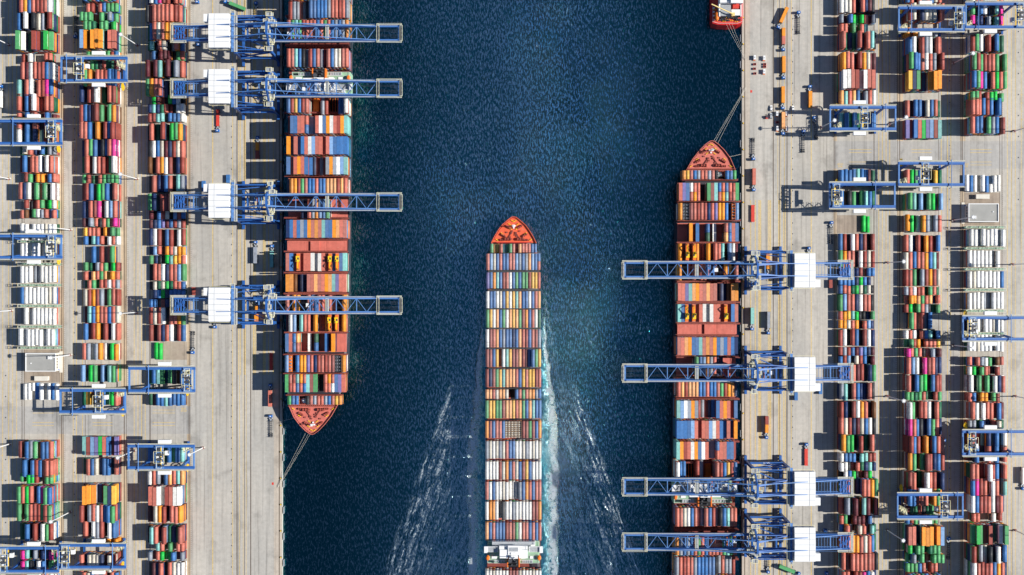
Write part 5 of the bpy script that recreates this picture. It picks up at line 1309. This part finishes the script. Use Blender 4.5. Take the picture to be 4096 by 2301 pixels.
for (u, v, lab) in ((3019, 257, 'upper dark red gear bin of the three near the quay edge'), (3018, 275, 'middle dark red gear bin of the three near the quay edge'), (3020, 294, 'lowest dark red gear bin of the three near the quay edge'), (3059, 257, 'dark red gear bin directly below the upper inner white cabin'), (3059, 267, 'dark red gear bin directly above the lone lower cabin'), (3110, 489, 'dark red gear bin left of the lowest queue truck')):
    bin_(u, v, lab)
def car(u, v, rz, col, lab):
    x, y = W(u, v, 1); root = thing('parked_car', lab, 'car', (0, 0, 0), 'cars on the right quay')
    b = MB(); b.prism([(-.86, -2.1), (.86, -2.1), (.9, -1.6), (.9, 1.5), (.75, 2.15), (-.75, 2.15), (-.9, 1.5), (-.9, -1.6)], .95, None, .3)
    b.prism([(-.66, -1.5), (.66, -1.5), (.66, .35), (-.66, .35)], 1.48, [(-.8, -1.95), (.8, -1.95), (.8, 1.1), (-.8, 1.1)], .95); bo = b.build('body', M[col], root)
    g = MB(); g._add([(-.7, 1.08, 1.0), (.7, 1.08, 1.0), (.62, .42, 1.46), (-.62, .42, 1.46)], [(0, 1, 2, 3)]); g._add([(-.7, -1.96, 1.02), (.7, -1.96, 1.02), (.62, -1.56, 1.47), (-.62, -1.56, 1.47)], [(3, 2, 1, 0)])
    g.v = [(p[0], p[1] + (.03 if p[1] > 0 else -.03), p[2] + .02) for p in g.v]; g.build('window', M['glass'], bo)
    for sx in (-1, 1):
        for yy in (-1.3, 1.3):
            w = MB(); w.tube((sx * .7, yy, .32), (sx * .9, yy, .32), .32, n=12); w.build('wheel', M['black'], root)
        l = MB(); l.cb(sx * .6, 2.1, .6, .3, .12, .18); l.build('headlight', M['glass'], root)
    root.location = (x, y, 0); root.rotation_euler = (0, 0, rz)
car(3085, 433, 0, 'white', 'white car left of the queue, higher of two beside the forklift')
car(3084, 464, 0, 'galv', 'silver car right beside the red forklift')
car(3172, 435, 0, 'white', 'white car right of the truck queue, beyond the rail')
x, y = W(3067, 467, 1); root = thing('forklift', 'red forklift with black forks parked beside the silver car', 'forklift', (x, y, 0))
m = MB(); m.box(x - .75, y - 1.5, .4, x + .75, y + .6, 1.3); m.box(x - .75, y - 1.7, .4, x + .75, y - 1.2, 1.6); m.build('body', M['red'], root)
m = MB(); m.box(x - .65, y - .9, 2.1, x + .65, y + .5, 2.2)
for a in (-.6, .6):
    for b in (-.8, .4): m.beam((x + a, y + b, 1.3), (x + a, y + b, 2.1), .08)
m.build('overhead_guard', M['steel'], root)
m = MB(); m.box(x - .6, y + .6, .3, x - .45, y + .75, 2.4); m.box(x + .45, y + .6, .3, x + .6, y + .75, 2.4); m.box(x - .45, y + .62, 2.2, x + .45, y + .73, 2.38); m.build('mast', M['steel'], root)
for a in (-.4, .4):
    m = MB(); m.box(x + a - .08, y + .75, .15, x + a + .08, y + 2.1, .22); m.build('fork', M['black'], root)
for sx in (-1, 1):
    for yy in (-1.0, .3):
        m = MB(); m.tube((x + sx * .55, y + yy, .35), (x + sx * .8, y + yy, .35), .35, n=10); m.build('wheel', M['black'], root)
def person(u, v, shirt, lab, rz=0.0):
    x, y = W(u, v, 1); me = bpy.data.meshes.new('person')
    J = [(0, 0, .92), (0, 0, 1.15), (0, 0, 1.42), (0, .01, 1.56), (0, .02, 1.70), (.2, 0, 1.40), (.27, .02, 1.14), (.27, .14, .90), (-.2, 0, 1.40), (-.27, -.02, 1.14), (-.26, .08, .9), (.1, 0, .88), (.12, .05, .48), (.12, .0, .07), (.12, .14, .04), (-.1, 0, .88), (-.12, .0, .48), (-.12, -.1, .07), (-.12, .05, .04), (0, .02, 1.80)]
    E = [(0, 1), (1, 2), (2, 3), (3, 4), (2, 5), (5, 6), (6, 7), (2, 8), (8, 9), (9, 10), (0, 11), (11, 12), (12, 13), (13, 14), (0, 15), (15, 16), (16, 17), (17, 18), (4, 19)]
    rad = [.15, .14, .17, .06, .11, .08, .055, .045, .08, .055, .045, .10, .07, .05, .045, .10, .07, .05, .045, .07]
    me.from_pydata(J, E, []); me.update(); o = bpy.data.objects.new('person', me); C.objects.link(o)
    md = o.modifiers.new('skin', 'SKIN')
    for i, r_ in enumerate(rad): me.skin_vertices[0].data[i].radius = (r_, r_ * .8)
    me.skin_vertices[0].data[0].use_root = True
    ss = o.modifiers.new('sub', 'SUBSURF'); ss.levels = 1; ss.render_levels = 1; me.materials.append(M['trouser'])
    o.location = (x, y, 0); o.rotation_euler = (0, 0, rz); tag(o, lab, 'person')
    v_ = MB(); v_.tube((0, 0, .95), (0, 0, 1.46), .21, .22, n=10); v_.tube((0, .02, 1.74), (0, .02, 1.86), .14, .08, n=10); ve = v_.build('vest', M[shirt], None); ve.parent = o
person(3149.5, 480, 'hivis', 'person in a hi-vis green vest standing beside the lowest queue truck')
person(3092, 438, 'trouser', 'person in dark clothes standing by the higher white car', 1.2)

# ---------------------------------------------------------------- quay edge: bollards and fenders
bol = [120 + 105.5 * i for i in range(21)]
bv = [v for v in bol]
for i, v in enumerate(bv):
    x, y = W(1123, v, .5); root = thing('bollard', '', 'bollard', (x, y, 0), 'yellow mooring bollards along the quays')
    m = MB(); m.tube((x, y, 0), (x, y, .7), .34, .26, n=10); m.tube((x, y, .7), (x, y, 1.0), .5, .42, n=10); m.build('head', M['yellow'], root)
    m = MB(); m.cb(x, y, .012, 1.3, 1.3, .08); m.build('base_plate', M['steel'], root)
    left(root, 'yellow bollard on the {s} quay edge, %s along from the {top} of the picture' % ORD[i])
    x, y = W(EDGE, v + 24, 0); fe = thing('fender', '', 'fender', (x, y, -2), 'dark fenders along the quay walls')
    m = MB(); m.box(x + .02, y - 1.0, -2.6, x + .9, y + 1.0, -.7); m.build('rubber_block', M['black'], fe)
    m = MB(); m.box(x + .9, y - 2.6, -3.2, x + 1.15, y + 2.6, -.3); m.build('face_panel', M['galv'], fe)
    left(fe, 'dark rubber fender on the {s} quay wall, %s along from the {top} of the picture' % ORD[i])

twins()
finish_containers()
print('objects', len(bpy.data.objects))
